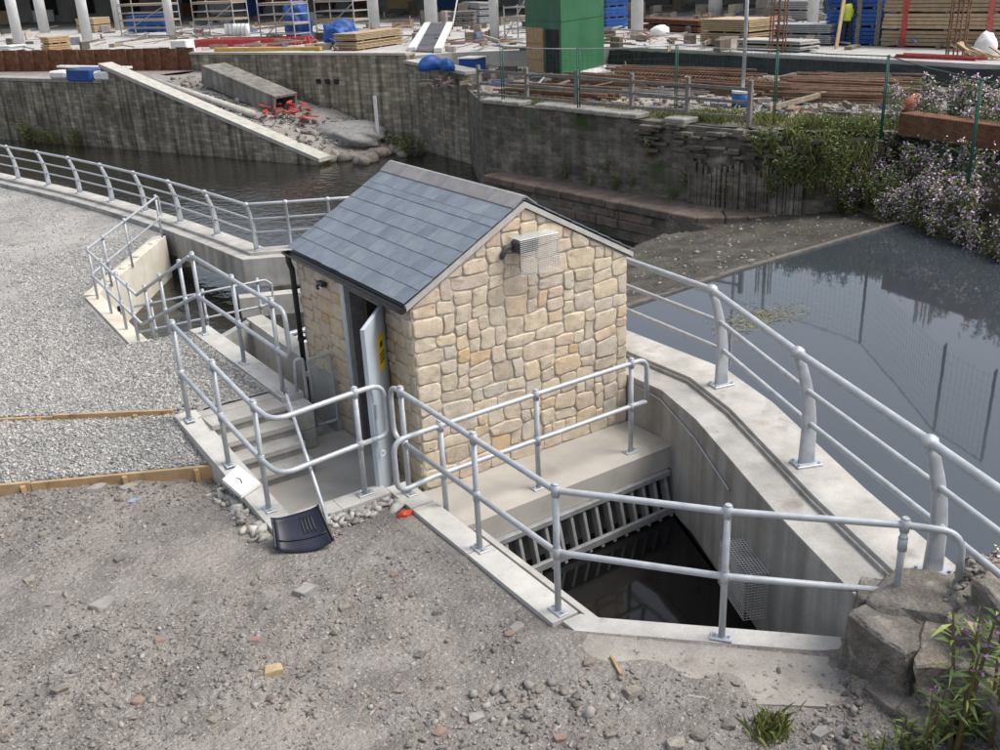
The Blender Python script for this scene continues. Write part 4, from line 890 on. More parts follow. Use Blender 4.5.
dr=onface(Lc,Cc,.04,.52,1.02,2.65,.004,.05).mk('door',timber,t)
for z_ in (1.5,2.1): onface(Lc,Cc,.06,.50,z_,z_+.06,.052,.075).mk('rail',timber,dr)
onface(Lc,Cc,.58,.93,1.02,2.62,.003,.02).mk('opening',dark,t)
for a,b in ((Lc,Cc),(Cc,Rc)):
    for z_ in (2.9,4.1): onface(a,b,.0,1,z_,z_+.03,.003,.02).mk('seam',greenp,t)
# stacks
def stack(u0,v0,u1,v1,z,depth,h,layers,m,label,name='timber_stack',cat='timber',straps=None,gap=.02,sub=4,strapm=None):
    a=np.array(P3(u0,v0,z)[:2]);b=np.array(P3(u1,v1,z)[:2]); d_=b-a; L_=np.linalg.norm(d_); d_/=L_; n=np.array([-d_[1],d_[0]])
    if n@(a-CAM[:2])<0: n=-n
    an=math.atan2(d_[1],d_[0]); c_=(a+b)/2+n*depth/2; t=thing(name,(*c_,z),label,cat,'stacked materials on the deck'); lh=h/layers
    for k in range(layers):
        g=G(); sh_=(lh-.06)/sub
        for s_ in range(sub): g.box((c_[0]+d_[0]*random.uniform(-.04,.04),c_[1]+d_[1]*random.uniform(-.04,.04),z+k*lh+.06+sh_*(s_+.5)),(L_*random.uniform(.985,1.0),depth,sh_-gap),an,.004)
        g.mk('pack',m,t)
        for q in (-.35,0,.35): G().box((c_[0]+d_[0]*L_*q,c_[1]+d_[1]*L_*q,z+k*lh+.03),(.1,depth*.98,.058),an).mk('bearer',greyt,t)
    if straps:
        for q in straps: G().box((c_[0]+d_[0]*L_*q-n[0]*.0,c_[1]+d_[1]*L_*q,z+h/2+.03),(.18,depth+.06,h+.02),an).mk('strap',strapm or redp,t)
    return t
stack(880,47,1012,50,DZ,1.2,1.75,3,plank,'big strapped stack of pale timber boards beside the blue sheets',straps=(-.32,.32))
stack(824,45,879,46,DZ,1.2,1.95,3,bluep,'stack of bright blue panels beside the big timber stack',name='panel_stack',cat='panels',straps=(.1,.45),strapm=greyt)
stack(700,46,748,48,DZ,1.6,1.05,2,plank,'brown stack of boards between two white columns',sub=6)
stack(735,50,800,53,DZ,1.1,.40,2,deckm,'low stack of grey concrete planks on the deck',name='plank_stack',cat='planks',sub=2)
stack(752,44,830,46,DZ,1.2,.78,2,scaf,'stack of pale metal sheets beside the hi-vis worker',name='sheet_stack',cat='sheets',sub=5)
stack(357,51,404,44,DZ,1.3,.78,2,plank,'angled stack of timber boards on top of the brick wall',sub=5)
stack(50,52,72,50,DZ,1.0,.8,2,timber,'small brown timber crate stack by the rusty piling',sub=3)
stack(95,33,112,31,DZ,1.5,1.1,2,plank,'pale timber stack far back among the left columns',sub=3)
stack(640,30,698,34,DZ,1.0,.6,2,rust,'rusty steel bundle beside a white column',name='steel_bundle',cat='steel',sub=4)
stack(606,30,628,28,DZ,2.0,1.7,3,bluep,'blue panel rack behind the green tower',name='panel_stack',cat='panels',sub=3)
stack(128,33,165,32,DZ,1.2,1.2,3,bluep,'blue crates racked between the left columns',name='crate_stack',cat='crates',sub=3)
stack(448,27,474,26,DZ,1.2,.9,3,greyt,'grey weathered pallet stack behind the wall corner',name='pallet_stack',cat='pallets',sub=3)
stack(462,22,480,24,DZ,1.0,1.3,3,scaf,'stack of pale metal frames beside the green tower',name='frame_stack',cat='frames',sub=4)
stack(10,52,27,50,DZ,1.0,.35,1,whitep,'low white slab stack at the far left of the deck',name='slab_stack',cat='slabs',sub=3)
stack(766,20,806,21,DZ,1.2,1.0,2,blockw,'grey block pallets behind the metal sheets',name='block_stack',cat='blocks',sub=4)
# red beams
def logs(u0,v0,u1,v1,z,n,r,m,label,name,cat,spread=1.2,sq=True,rows=2):
    a=np.array(P3(u0,v0,z));b=np.array(P3(u1,v1,z)); d_=b-a; L_=np.linalg.norm(d_[:2]); d_/=L_; nrm=np.array([-d_[1],d_[0],0])
    if nrm[:2]@(a[:2]-CAM[:2])<0: nrm=-nrm
    t=thing(name,tuple((a+b)/2),label,cat)
    for i in range(n):
        rw=i%rows; o=nrm*(spread*(i//rows)/(n//rows)+random.uniform(-.05,.05))+np.array([0,0,r+rw*2.05*r]); tw=nrm*random.uniform(-.25,.25)
        p,q=a+o+d_*random.uniform(-.4,.5),b+o+tw-d_*random.uniform(-.4,.6)
        (G().bar(p,q,1.9*r,1.9*r) if sq else G().tube([p,q],r,8)).mk('beam' if sq else 'bar',m,t)
    return t
logs(190,47,290,46,DZ,10,.09,redp,'heap of red steel beams above the brick wall','beam_heap','beams',2.4)
logs(905,58,985,61,DZ,6,.03,redp,'thin red bars lying in front of the big timber stack','bar_bundle','bars',.6)
logs(770,101,900,105,.80,26,.035,rebarm,'long bundle of orange-brown reinforcing bars in front of the deck','rebar_bundle','rebar',2.2,False,4)
logs(640,86,775,96,.80,22,.03,rebarm,'dark reinforcing bars strewn beside the green tower','rebar_bundle','rebar',2.6,False,2)
logs(560,92,690,100,.80,14,.03,greyt,'grey weathered bars lying behind the post and rail fence','bar_bundle','bars',1.6,False,2)
logs(905,118,990,120,.80,10,.03,rebarm,'reinforcing bars resting on the rusty trough','rebar_bundle','rebar',.9,False,2)
logs(795,80,905,84,.80,16,.03,rebarm,'brown bars stacked against the black membrane','rebar_bundle','rebar',1.4,False,4)
for i,(u0,v0,u1,v1,n_,lab) in enumerate(((610,78,740,84,18,'rusty bars in a low pile beside the green tower base'),(690,93,780,100,16,'tangled brown bars around the drum-footed pole'),(780,92,905,97,26,'thick orange-brown bar pile behind the mesh fence'),(820,88,900,91,20,'upper layer of brown bars on the thick pile'),(500,96,600,104,12,'grey-brown bars lying behind the timber fence posts'),(545,84,640,92,14,'dark steel bars strewn before the white tower plinth'))):
    logs(u0,v0,u1,v1,.80,n_,.038,rebarm,lab,'rebar_bundle','rebar',1.5,False,5)
# rebar cages standing in rows (bent-bar starter rows)
t=thing('starter_bars',(19,16,.8),'row of thin rusty starter bars standing behind the fence','rebar')
for i in range(42):
    p=P3(612+i*3.6,84+i*.25,.80); G().tube(fillet([(p[0],p[1],.8),(p[0],p[1],1.22),(p[0]+.35,p[1]+.2,1.22),(p[0]+.35,p[1]+.2,.8)],.04,2),.014,5).mk('bar',rebarm,t)
# rusty trough, orange cap pipe
t=thing('rusty_trough',(16.5,6,.8),'low rusty steel trough among the flowers','trough')
a,b=np.array(P3(905,134,.8)),np.array(P3(1010,150,.8)); G().bar(a+[0,0,.25],b+[0,0,.25],.5,.5,.01).mk('side',rust,t)
p=np.array(P3(908,113,.9)); 
one('orange_pipe',G().tube([p+[-.15,.0,.15],p+[.25,-.1,.3],p+[.28,-.1,.31]],[.17,.20,.12],14),mat('faded_orange',[(.3,(.34,.11,.05)),(.7,(.46,.19,.10))],8,5,.7),'short faded orange pipe end lying by the fence','pipe',smooth=True)
# scaffold frames, pipes: thin clutter
def scaffold(u,v,wu,z,h,label):
    a=np.array(P3(u,v,z)); b=np.array(P3(u+wu,v,z)); t=thing('scaffold',tuple(a),label,'scaffold','scaffold frames on the deck')
    d_=(b-a); n=np.array([-d_[1],d_[0],0]); n=n/np.linalg.norm(n)*1.2
    for p in (a,b,a+n,b+n): G().tube([p,p+[0,0,h]],.04,6).mk('standard',scaf,t)
    for zz in (.5,1.0,1.5,2.0):
        if zz<h:
            for p,q in ((a,b),(a+n,b+n),(a,a+n),(b,b+n)): G().tube([p+[0,0,zz],q+[0,0,zz]],.03,6).mk('ledger',scaf,t)
    G().tube([a+[0,0,.1],b+[0,0,1.9]],.03,6).mk('brace',scaf,t)
    for zz in (1.0,2.02): G().prism([tuple((p)[:2]) for p in (a,b,b+n,a+n)],z+zz+.04,z+zz+.09).mk('board',plank,t)
scaffold(262,44,34,DZ,2.6,'tube scaffold tower beside the blue tank')
scaffold(318,40,38,DZ,2.6,'tube scaffold tower beyond the blue tarpaulin')
scaffold(122,36,46,DZ,2.4,'tube scaffold frame far back by the blue crates')
scaffold(196,36,40,DZ,2.8,'tube scaffold frame beside the white drums')
scaffold(505,40,22,DZ,1.6,'low scaffold frame at the foot of the green tower')
# blue tank, tarpaulin, bags
def blob(name,c,s,m,label,cat,seed,sub=3,amp=.18,freq=1.6,parent=None,flat=True):
    bm=bmesh.new(); bmesh.ops.create_icosphere(bm,subdivisions=sub,radius=1); V=np.array([v.co[:] for v in bm.verts]); bm.verts.index_update(); F=[[v.index for v in f.verts] for f in bm.faces]; bm.free()
    r=1+amp*(wob(V[:,0]*freq+V[:,2]*1.3,V[:,1]*freq-V[:,2]*.9,1.3,seed)+.5*wob(V[:,0]*3+V[:,2]*2.7,V[:,1]*3+V[:,2],1.7,seed+5)); V=V*r[:,None]
    if flat: V[:,2]=np.maximum(V[:,2],-.55)
    V=V*np.array(s)+np.array(c); V[:,2]+=0 if not flat else s[2]*.55
    o=mk(name,V,F,m,parent,True); return tag(o,label,cat) if label else o
blob('blue_tarpaulin',P3(342,44,DZ),(.9,.8,.75),bluep,'crumpled blue tarpaulin heaped beside the angled timber stack','tarpaulin',3,sub=4,amp=.26,freq=2.6)
blob('blue_tarpaulin',P3(300,40,DZ),(.75,.75,1.5),bluep,'tall blue tarpaulin bundle inside the scaffold','tarpaulin',4,sub=4,amp=.20,freq=2.4)
blob('blue_bag',P3(432,70,1.24),(.55,.3,.35),bluep,'limp blue bag on the low corner wall','bag',5)
blob('blue_bag',P3(448,71,1.24),(.28,.28,.3),bluep,'rounded blue bag beside the corner wall coping','bag',6)
blob('white_sack',P3(660,36,DZ),(.5,.4,.32),whitepl,'white builder sack in front of the rusty steel bundle','sack',7)
blob('white_sack',P3(985,55,DZ),(.35,.35,.45),whitepl,'white sack against the big timber stack','sack',8)
t=thing('blue_skip',P3(473,74,.8),'small blue bin on the ground left of the green tower','bin')
p=P3(473,76,.8); G().box((p[0],p[1],1.15),(.9,.8,.7),.5,.05).mk('body',bluep,t); G().box((p[0],p[1],1.52),(.95,.85,.05),.5,.01).mk('rim',whitepl,t)
t=thing('white_drums',P3(235,36,DZ),'group of pale ribbed plastic panels behind the red beams','drums')
for i in range(6): q=P3(228+i*4,36,DZ); G().tube([(q[0],q[1],DZ),(q[0],q[1],DZ+.75)],.16,10).mk('drum',whitepl,t,True)
p=P3(186,66,.8); t=thing('white_cabinet',p,'pale boxy cabinet at the end of the rusty piling','cabinet')
G().box((p[0],p[1],1.45),(.95,.8,1.3),-.9,.05).mk('body',whitep,t); G().box((p[0]-.25,p[1]-.45,1.3),(.5,.03,.7),-.9,.01).mk('door',whitepl,t)
t=thing('steel_ramp',P3(432,50,DZ),'grey steel plate ramp between pale concrete cheeks','ramp')
a,b,c_,d_=[np.array(P3(*q,DZ)[:2]) for q in ((412,52),(438,53),(450,32),(428,32))]
G().prism([tuple(a),tuple(b),tuple(c_),tuple(d_)],DZ,[DZ+.06,DZ+.06,DZ+.5,DZ+.5]).mk('plate',darkst,t)
for p,q in ((a,d_),(b,c_)): G().bar((*p,DZ+.12),(*q,DZ+.45),.35,.2,.02).mk('cheek',whitep,t)
# yellow timber on wall
a=np.array(P3(212,52,1.70));b=np.array(P3(318,51,1.70)); one('yellow_beam',G().bar(a+[.2,.1,.09],b+[.2,.1,.09],.2,.16,.01),mat('yellow_timber',[(.3,(.42,.27,.06)),(.7,(.55,.37,.10))],4,5,.8),'long yellow timber laid on top of the brick wall','beam')
# debris on ramp: precast box duct, pipes, red scraps, gravel heap
rampz=lambda q:.85-2.75*q**1.15
def rp(q,s_): return (ra0+(ra1-ra0)*q)*(1-s_)+(rb0+(rb1-rb0)*q)*s_
t=thing('box_duct',(*rp(.5,.6),-.2),'open-ended concrete box duct lying on the debris ramp','duct')
a=np.array([*rp(.25,.62),.92]);b=np.array([*rp(.60,.58),-.30]); dv=Vector(b-a).normalized(); sd_=Vector((dv.y,-dv.x,0)).normalized(); upv=sd_.cross(dv)
if upv.z<0: upv=-upv
wd,hh=.62,.36; oldc=mat('old_concrete',[(.3,(.13,.122,.11)),(.7,(.27,.258,.238))],1.5,8,.9,.3,20,.02,streak=(.6,(.45,.43,.4)))
for nme,o1,sz in (('roof',upv*hh,(wd*2+.12,.12)),('floor',-upv*hh,(wd*2+.12,.12))): G().bar(a+np.array(o1),b+np.array(o1),sz[0],sz[1],.01).mk(nme,oldc,t)
for s_ in (1,-1): G().bar(a+np.array(sd_*s_*wd),b+np.array(sd_*s_*wd),.12,hh*2-.13,.01).mk('side',oldc,t)
t=thing('old_pipe',(*rp(.4,.2),.1),'long pale pipe lying along the wing wall coping','pipe')
a=np.array([*rp(.12,.16),.75]);b=np.array([*rp(.62,.16),-.55]); G().tube([a,b],.17,10).mk('pipe',pale_cop,t,True)
G().bar(a+[-.2,-.1,-.2],b+[-.35,-.25,-.2],.18,.14).mk('plank',greyt,t)
t=thing('red_scrap',(*rp(.76,.4),-1.2),'tangle of red plastic scraps spilling from the box duct','scrap')
for i in range(26):
    q=random.uniform(.58,.74); s_=random.uniform(.2,.75); p=rp(q,s_); z_=rampz(q)+.22+random.uniform(0,.25); a_=random.uniform(0,3.1); l_=random.uniform(.25,.8)
    G().bar((p[0]-math.cos(a_)*l_/2,p[1]-math.sin(a_)*l_/2,z_),(p[0]+math.cos(a_)*l_/2,p[1]+math.sin(a_)*l_/2,z_+random.uniform(-.12,.12)),.16,.04).mk('scrap',redp,t)
blob('gravel_heap',(*rp(.80,.72),-1.95),(1.5,2.3,.62),mat('heap_gravel',[(.3,(.17,.165,.16)),(.7,(.30,.295,.285))],6,10,.95,.8,25,.05),'grey gravel heap against the brick wall on the ramp','gravel heap',12,sub=4,amp=.14,freq=2.2)
for i in range(26):
    q=random.uniform(.9,1.12); p=rp(q,random.uniform(.05,.75)); 
    blob('river_stone',(p[0],p[1],-2.25),(random.uniform(.2,.45),random.uniform(.2,.4),random.uniform(.15,.3)),rockm,'pale river stone at the water foot of the debris ramp','stone',i,2)
for o in bpy.data.objects:
    if o.name.startswith('river_stone'): o['group']='stones at the ramp foot'
one('depth_post',G().box((15.2,30.6,-1.2),(.14,.05,2.6),-.9,.005),whitepl,'thin white marker post standing in the river by the brick wall','post')
# clutter left behind river wall
t=thing('blue_skip',P3(85,82,.8),'blue skip with white rubble bags behind the far river wall','skip')
p=np.array(P3(86,79,.86)); an=math.atan2(fd[1],fd[0]); G().box((p[0],p[1],1.05),(1.7,.8,.5),an,.03).mk('body',bluep,t)
G().box((p[0]+fd[0]*-1.6,p[1]-fd[1]*1.6,1.05),(1.2,.8,.35),an,.08).mk('bag',whitepl,t); G().box((p[0]+fd[0]*1.5,p[1]+fd[1]*1.5,1.05),(1.0,.7,.4),an,.08).mk('bag',whitepl,t)
G().bar((p[0]-fd[0]*2.6+.5,p[1]-fd[1]*2.6+.3,1.34),(p[0]+fd[0]*2.6+.5,p[1]+fd[1]*2.6+.3,1.34),.3,.1,.02).mk('pale_board',whitepl,t)
# lamp pole in drum
p=P3(742,107,.8); t=thing('site_lamp_pole',p,'grey pole standing in a blue and white drum','pole')
G().tube([(p[0],p[1],.8),(p[0],p[1],5.6)],.055,10).mk('pole',scaf,t,True); G().tube([(p[0],p[1],.8),(p[0],p[1],1.2)],.30,14).mk('drum',bluep,t,True); G().tube([(p[0],p[1],1.2),(p[0],p[1],1.27)],.31,14).mk('band',whitepl,t)
# rebar columns
for u,v,lab in ((955,57,'tall tied rebar cage standing before the big timber stack'),(777,53,'slim tied rebar cage standing before the metal sheets')):
    p=np.array(P3(u,v,DZ)); t=thing('rebar_cage',tuple(p),lab,'rebar cage','standing rebar cages')
    for dx,dy in ((-.2,-.2),(.2,-.2),(.2,.2),(-.2,.2),(0,.25),(0,-.25)): G().tube([p+[dx,dy,0],p+[dx,dy,4.5]],.028,5).mk('bar',rebarm,t)
    for k in range(14): z_=.2+k*.3; G().tube([p+[-.22,-.22,z_],p+[.22,-.22,z_],p+[.22,.22,z_],p+[-.22,.22,z_],p+[-.22,-.22,z_]],.014,4).mk('link',rebarm,t)
# cones
def cone(p,label):
    t=thing('traffic_cone',p,label,'cone'); x,y,z=p
    G().box((x,y,z+.02),(.36,.36,.04),0,.01).mk('base',orange,t)
    for k,(z0,z1,r0,r1,m) in enumerate(((.04,.28,.14,.10,orange),(.281,.52,.10,.062,whitepl),(.521,.72,.062,.03,orange))): G().tube([(x,y,z+z0),(x,y,z+z1)],[r0,r1],14).mk('band' if m is whitepl else 'body',m,t,True)
cone(P3(995,79,.80),'orange and white traffic cone against the black membrane')
cone(P3(831,70,.80),'small orange cone beside the reinforcing bars')
G_=[(P3(640,42,DZ)),]
# loose planks at right
t=thing('plank_offcuts',P3(985,62,DZ),'heap of pale timber offcuts beside the white sack','timber')
for i in range(9):
    p=np.array(P3(968+i*5,60+random.uniform(-1,1),DZ)); a_=random.uniform(0,3); G().bar(p+[0,0,.05],p+[math.cos(a_)*.7,math.sin(a_)*.7,random.uniform(.1,.5)],.12,.04).mk('offcut',plank,t)
p=np.array(P3(836,49,DZ)); one('leaning_plank',G().bar(p,p+[.35,.1,1.75],.16,.05),plank,'pale plank leaning upright beside the hi-vis worker','plank')
p=np.array(P3(452,28,DZ)); one('prop_pole',G().tube([p,p+[1.6,1.0,3.2]],.05,8),whitep,'slanting white prop behind the wall corner','prop')
# ---- fences
t=thing('timber_fence',(14,14,.85),'weathered timber post and rail fence on top of the rubble wall','fence')
fp=[(13.75,20.2),(14.15,18.1),(14.45,16.0),(14.75,13.9),(14.95,11.9),(15.25,10.0)]
for x,y in fp: G().box((x,y,1.38),(.11,.11,1.15),.2,.01).mk('post',greyt,t)
for i in range(5):
    for z_ in (1.05,1.40,1.75): 
        G().bar((fp[i][0],fp[i][1],z_+random.uniform(-.03,.03)),(fp[i+1][0],fp[i+1][1],z_+random.uniform(-.03,.03)),.035,.085,.004).mk('rail',greyt,t)
t=thing('mesh_fence',(17,11,.8),'green steel mesh fence along the edge of the works','fence')
mp=[P3(500,46,2.6)]+[P3(u,v,2.6) for u,v in ((577,49),(676,45),(777,50),(888,56),(981,80),(1040,88))]
for i,p in enumerate(mp):
    for o_ in (0,.10): G().tube([(p[0]+o_,p[1]+o_*.3,.75),(p[0]+o_,p[1]+o_*.3,2.62)],.019,7).mk('post',greenf,t,True)
for i in range(len(mp)-1):
    a,b=np.array(mp[i]),np.array(mp[i+1]); G().tube([a+[0,0,.0],(a+b)/2+[0,0,-.03],b+[0,0,0]],.013,6).mk('top_rail',scaf if i<3 else greenf,t,True)
    g=G(); n=int(np.linalg.norm(b-a)/.14)
    for k in range(1,n): q=a+(b-a)*k/n; g.tube([q,(q[0],q[1],.85)],  .0022,3,False)
    for z_ in np.arange(.9,2.6,.17): g.tube([(a[0],a[1],z_),(b[0],b[1],z_)],  .0022,3,False)
    g.mk('mesh',greenf,t)
# ---- worker
def worker(p,rz=0):
    t=thing('person',p,'worker in yellow hi-vis vest and dark trousers standing by the blue panels','person')
    x,y,z=p; J={'pel':(0,0,.95,.15),'ch':(0,0,1.32,.17),'nk':(0,0,1.52,.07),'hd':(0,.02,1.68,.105),'ht':(0,.02,1.76,.09),
     'lh':(.1,0,.9,.10),'lk':(.12,.03,.5,.075),'la':(.13,0,.09,.055),'lt':(.14,.15,.04,.045),'rh':(-.1,0,.9,.10),'rk':(-.12,.06,.5,.075),'ra':(-.13,.04,.09,.055),'rt':(-.14,.19,.04,.045),
     'ls':(.2,0,1.44,.075),'le':(.28,.05,1.15,.055),'lw':(.24,.25,1.02,.042),'lf':(.22,.33,1.0,.035),'rs':(-.2,0,1.44,.075),'re':(-.29,.05,1.15,.055),'rw':(-.26,.24,1.05,.042),'rf':(-.24,.32,1.03,.035)}
    E_=[('pel','ch'),('ch','nk'),('nk','hd'),('hd','ht'),('pel','lh'),('lh','lk'),('lk','la'),('la','lt'),('pel','rh'),('rh','rk'),('rk','ra'),('ra','rt'),('ch','ls'),('ls','le'),('le','lw'),('lw','lf'),('ch','rs'),('rs','re'),('re','rw'),('rw','rf')]
    K_=list(J); me=bpy.data.meshes.new('body'); me.from_pydata([J[k][:3] for k in K_],[(K_.index(a),K_.index(b)) for a,b in E_],[])
    o=bpy.data.objects.new('body',me); _link(o,t); o.rotation_euler[2]=rz
    md=o.modifiers.new('s','SKIN'); 
    for i,k in enumerate(K_): me.skin_vertices[0].data[i].radius=(J[k][3],)*2
    me.skin_vertices[0].data[0].use_root=True; sb=o.modifiers.new('ss','SUBSURF'); sb.levels=2; sb.render_levels=2
    me.materials.append(mat('work_trousers',[(.3,(.02,.03,.035)),(.7,(.035,.05,.055))],6,3,.9))
    hv=mat('hi_vis',[(.3,(.50,.60,.05)),(.7,(.60,.70,.10))],6,3,.7)
    V=[];F=[];rings=[(.90,.20,.155),(1.1,.21,.17),(1.3,.23,.185),(1.44,.22,.16),(1.5,.12,.11)]
    for zz,rx,ry in rings:
        for k in range(14): a=2*math.pi*k/14; V.append((x+rx*math.cos(a),y+ry*math.sin(a),z+zz))
    for i in range(len(rings)-1):
        for k in range(14): F.append([i*14+k,i*14+(k+1)%14,(i+1)*14+(k+1)%14,(i+1)*14+k])
    mk('vest',V,F,hv,t,True)
    V,F=ball((x,y+.02,z+1.76),.125,12,8,.8); mk('helmet',V,F,whitepl,t,True)
pw=P3(842,47,DZ); worker((pw[0]+.6,pw[1]+.3,DZ),2.2)
# ================================================================== FOREGROUND RUBBLE
def ico(sub):
    bm=bmesh.new(); bmesh.ops.create_icosphere(bm,subdivisions=sub,radius=1); bm.verts.index_update(); V=np.array([v.co[:] for v in bm.verts]); F=np.array([[v.index for v in f.verts] for f in bm.faces]); bm.free(); return V,F
ICO1=ico(1)
def rotm(n):
    q=rng.normal(size=(n,4)); q/=np.linalg.norm(q,axis=1)[:,None]; w_,x,y,z=q.T
    return np.stack([np.stack([1-2*(y*y+z*z),2*(x*y-z*w_),2*(x*z+y*w_)],-1),np.stack([2*(x*y+z*w_),1-2*(x*x+z*z),2*(y*z-x*w_)],-1),np.stack([2*(x*z-y*w_),2*(y*z+x*w_),1-2*(x*x+y*y)],-1)],-2)
def scatter(name,P,size,m,flat=.75,parent=None,label=None,cat=None):
    n=len(P); V0,F0=ICO1; k=len(V0); J=1+.5*rng.normal(size=(n,k,1)).clip(-1.1,1.3); sc=rng.uniform(.45,1.35,size=(n,1,3))*size[:,None,None]
    V=(V0[None]*J*sc); V=np.einsum('nij,nkj->nki',rotm(n),V); V[:,:,2]*=flat; V+=P[:,None,:]
    F=(F0[None]+(np.arange(n)*k)[:,None,None]).reshape(-1,3); o=mk(name,V.reshape(-1,3),F,m,parent,False,org=(0,0,0)); o['kind']='stuff'
    if label: tag(o,label,cat)
    return o
def pick_uv(n,u0,u1,v0,v1,z=0):
    u=rng.uniform(u0,u1,n);v=rng.uniform(v0,v1,n); d=CF[None]+((u-500)/FPX)[:,None]*CR[None]+((375-v)/FPX)[:,None]*CU[None]; t=(z-CAM[2])/d[:,2]; return CAM[None,:2]+t[:,None]*d[:,:2]
def on_dirt(n,x0=-5.2,x1=2.6,y0=-6.4,y1=2.6):
    xyp=np.stack([rng.uniform(x0,x1,n),rng.uniform(y0,y1,n)],-1); x,y=xyp.T
    k=dirt_keep(x,y)&~((x>-1.62)&(y>.12)&(x<0))&~((x>-.34)&(y>-2.5))&(y<ter_line1(x)-.1); k&=~pin(x,y,[(-.3,-2.45),(.06,-2.6),(1.45,-4.0),(1.2,-4.3),(-.35,-2.75)])|(rng.random(n)<.12)
    return xyp[k]
def clump(p,n,s): return p[(1.1*vn(p[:,0],p[:,1],.55,3)+.5*vn(p[:,0],p[:,1],1.4,4)+.5*vn(p[:,0],p[:,1],4,8)+rng.normal(size=len(p))*.3)>s]
def clump_old(p,n,s): return p[(wob(p[:,0],p[:,1],1.5,3)+.6*wob(p[:,0],p[:,1],4,8)+rng.normal(size=len(p))*.5)>s]
p=on_dirt(60000); p=clump(p,0,-.15); sz=rng.lognormal(math.log(.009),.42,len(p)).clip(.005,.03); scatter('dirt_grit',np.column_stack([p,dirt_z(p[:,0],p[:,1])+sz*.15]),sz,pebble)
p=on_dirt(3200); p=clump(p,0,.05); sz=rng.lognormal(math.log(.017),.42,len(p)).clip(.010,.042); scatter('rubble',np.column_stack([p,dirt_z(p[:,0],p[:,1])+sz*.2]),sz,pebble)
# coarse dark heap along the front
p=pick_uv(4200,300,860,680,765); p=p[dirt_keep(p[:,0],p[:,1])&(rng.random(len(p))<np.clip((p[:,0]+2.1)/2.2,.03,.9)*np.clip(.35+.9*vn(p[:,0],p[:,1],1.3,9),0,1))]; sz=rng.lognormal(math.log(.014),.5,len(p)).clip(.006,.045); scatter('rubble',np.column_stack([p,dirt_z(p[:,0],p[:,1])+sz*.3]),sz,pebble)
# broken concrete against the landing kerb and steps
p=np.concatenate([np.stack([rng.uniform(-1.15,-.32,150),.13-np.abs(rng.normal(0,.10,150))],-1),np.stack([-1.56-np.abs(rng.normal(0,.09,110)),rng.uniform(.1,1.5,110)],-1)])
sz=rng.lognormal(math.log(.030),.45,len(p)).clip(.012,.065); scatter('broken_concrete',np.column_stack([p,dirt_z(p[:,0],p[:,1])+sz*.3]),sz,mat('broken_concrete',[(.3,(.33,.315,.285)),(.7,(.50,.485,.45))],12,5,.9,.4,60,.008,island=True,tint=[(0,(.6,.58,.55)),(.6,(1,1,1)),(1,(1.15,1.13,1.1))]),.7)
# gravel
p=np.stack([rng.uniform(-4.6,-.60,46000),rng.uniform(1.4,5.34,46000)],-1); x,y=p.T
k=(y>ter_line1(x)+.03)&~((x>-1.60-(y-1.5)*.06)&(y<2.66)); p=p[k]; sz=rng.lognormal(math.log(.0125),.3,len(p)).clip(.007,.028)
scatter('gravel',np.column_stack([p,ter_z(p[:,0],p[:,1])+sz*.2]),sz,gstone)
p=np.stack([rng.uniform(-3.2,-.55,9000),rng.uniform(9.6,14.2,9000)],-1); sz=rng.uniform(.012,.028,len(p)); scatter('yard_gravel',np.column_stack([p,np.full(len(p),-1.195)]),sz,gstone)
p=np.stack([rng.uniform(-1.5,2.2,3500),rng.uniform(13.4,18.0,3500)],-1); p=p[p[:,1]>13.9+(p[:,0]+.2)*1.58]; sz=rng.uniform(.015,.032,len(p)); scatter('yard_gravel',np.column_stack([p,np.full(len(p),-1.195)]),sz,gstone)
p=np.stack([rng.uniform(-12,3,26000),rng.uniform(10,30,26000)],-1); lx_=np.array(LLINE[::-1]); lx_=lx_[lx_[:,1]>13.9]; p=p[(p[:,0]<np.interp(p[:,1],lx_[:,1],lx_[:,0])-.62)&((p[:,1]>13.9+(p[:,0]+.2)*1.58)|(p[:,0]<-.6))]; sz=rng.uniform(.010,.026,len(p)); scatter('yard_gravel',np.column_stack([p,np.full(len(p),-1.195)]),sz,gstone)
# weir silt debris
p=np.stack([rng.uniform(5,16,700),rng.uniform(5.4,9.6,700)],-1); sz=rng.lognormal(math.log(.022),.5,len(p)).clip(.01,.1); scatter('weir_debris',np.column_stack([p,apron_z(p[:,0],p[:,1])]),sz,pebble)
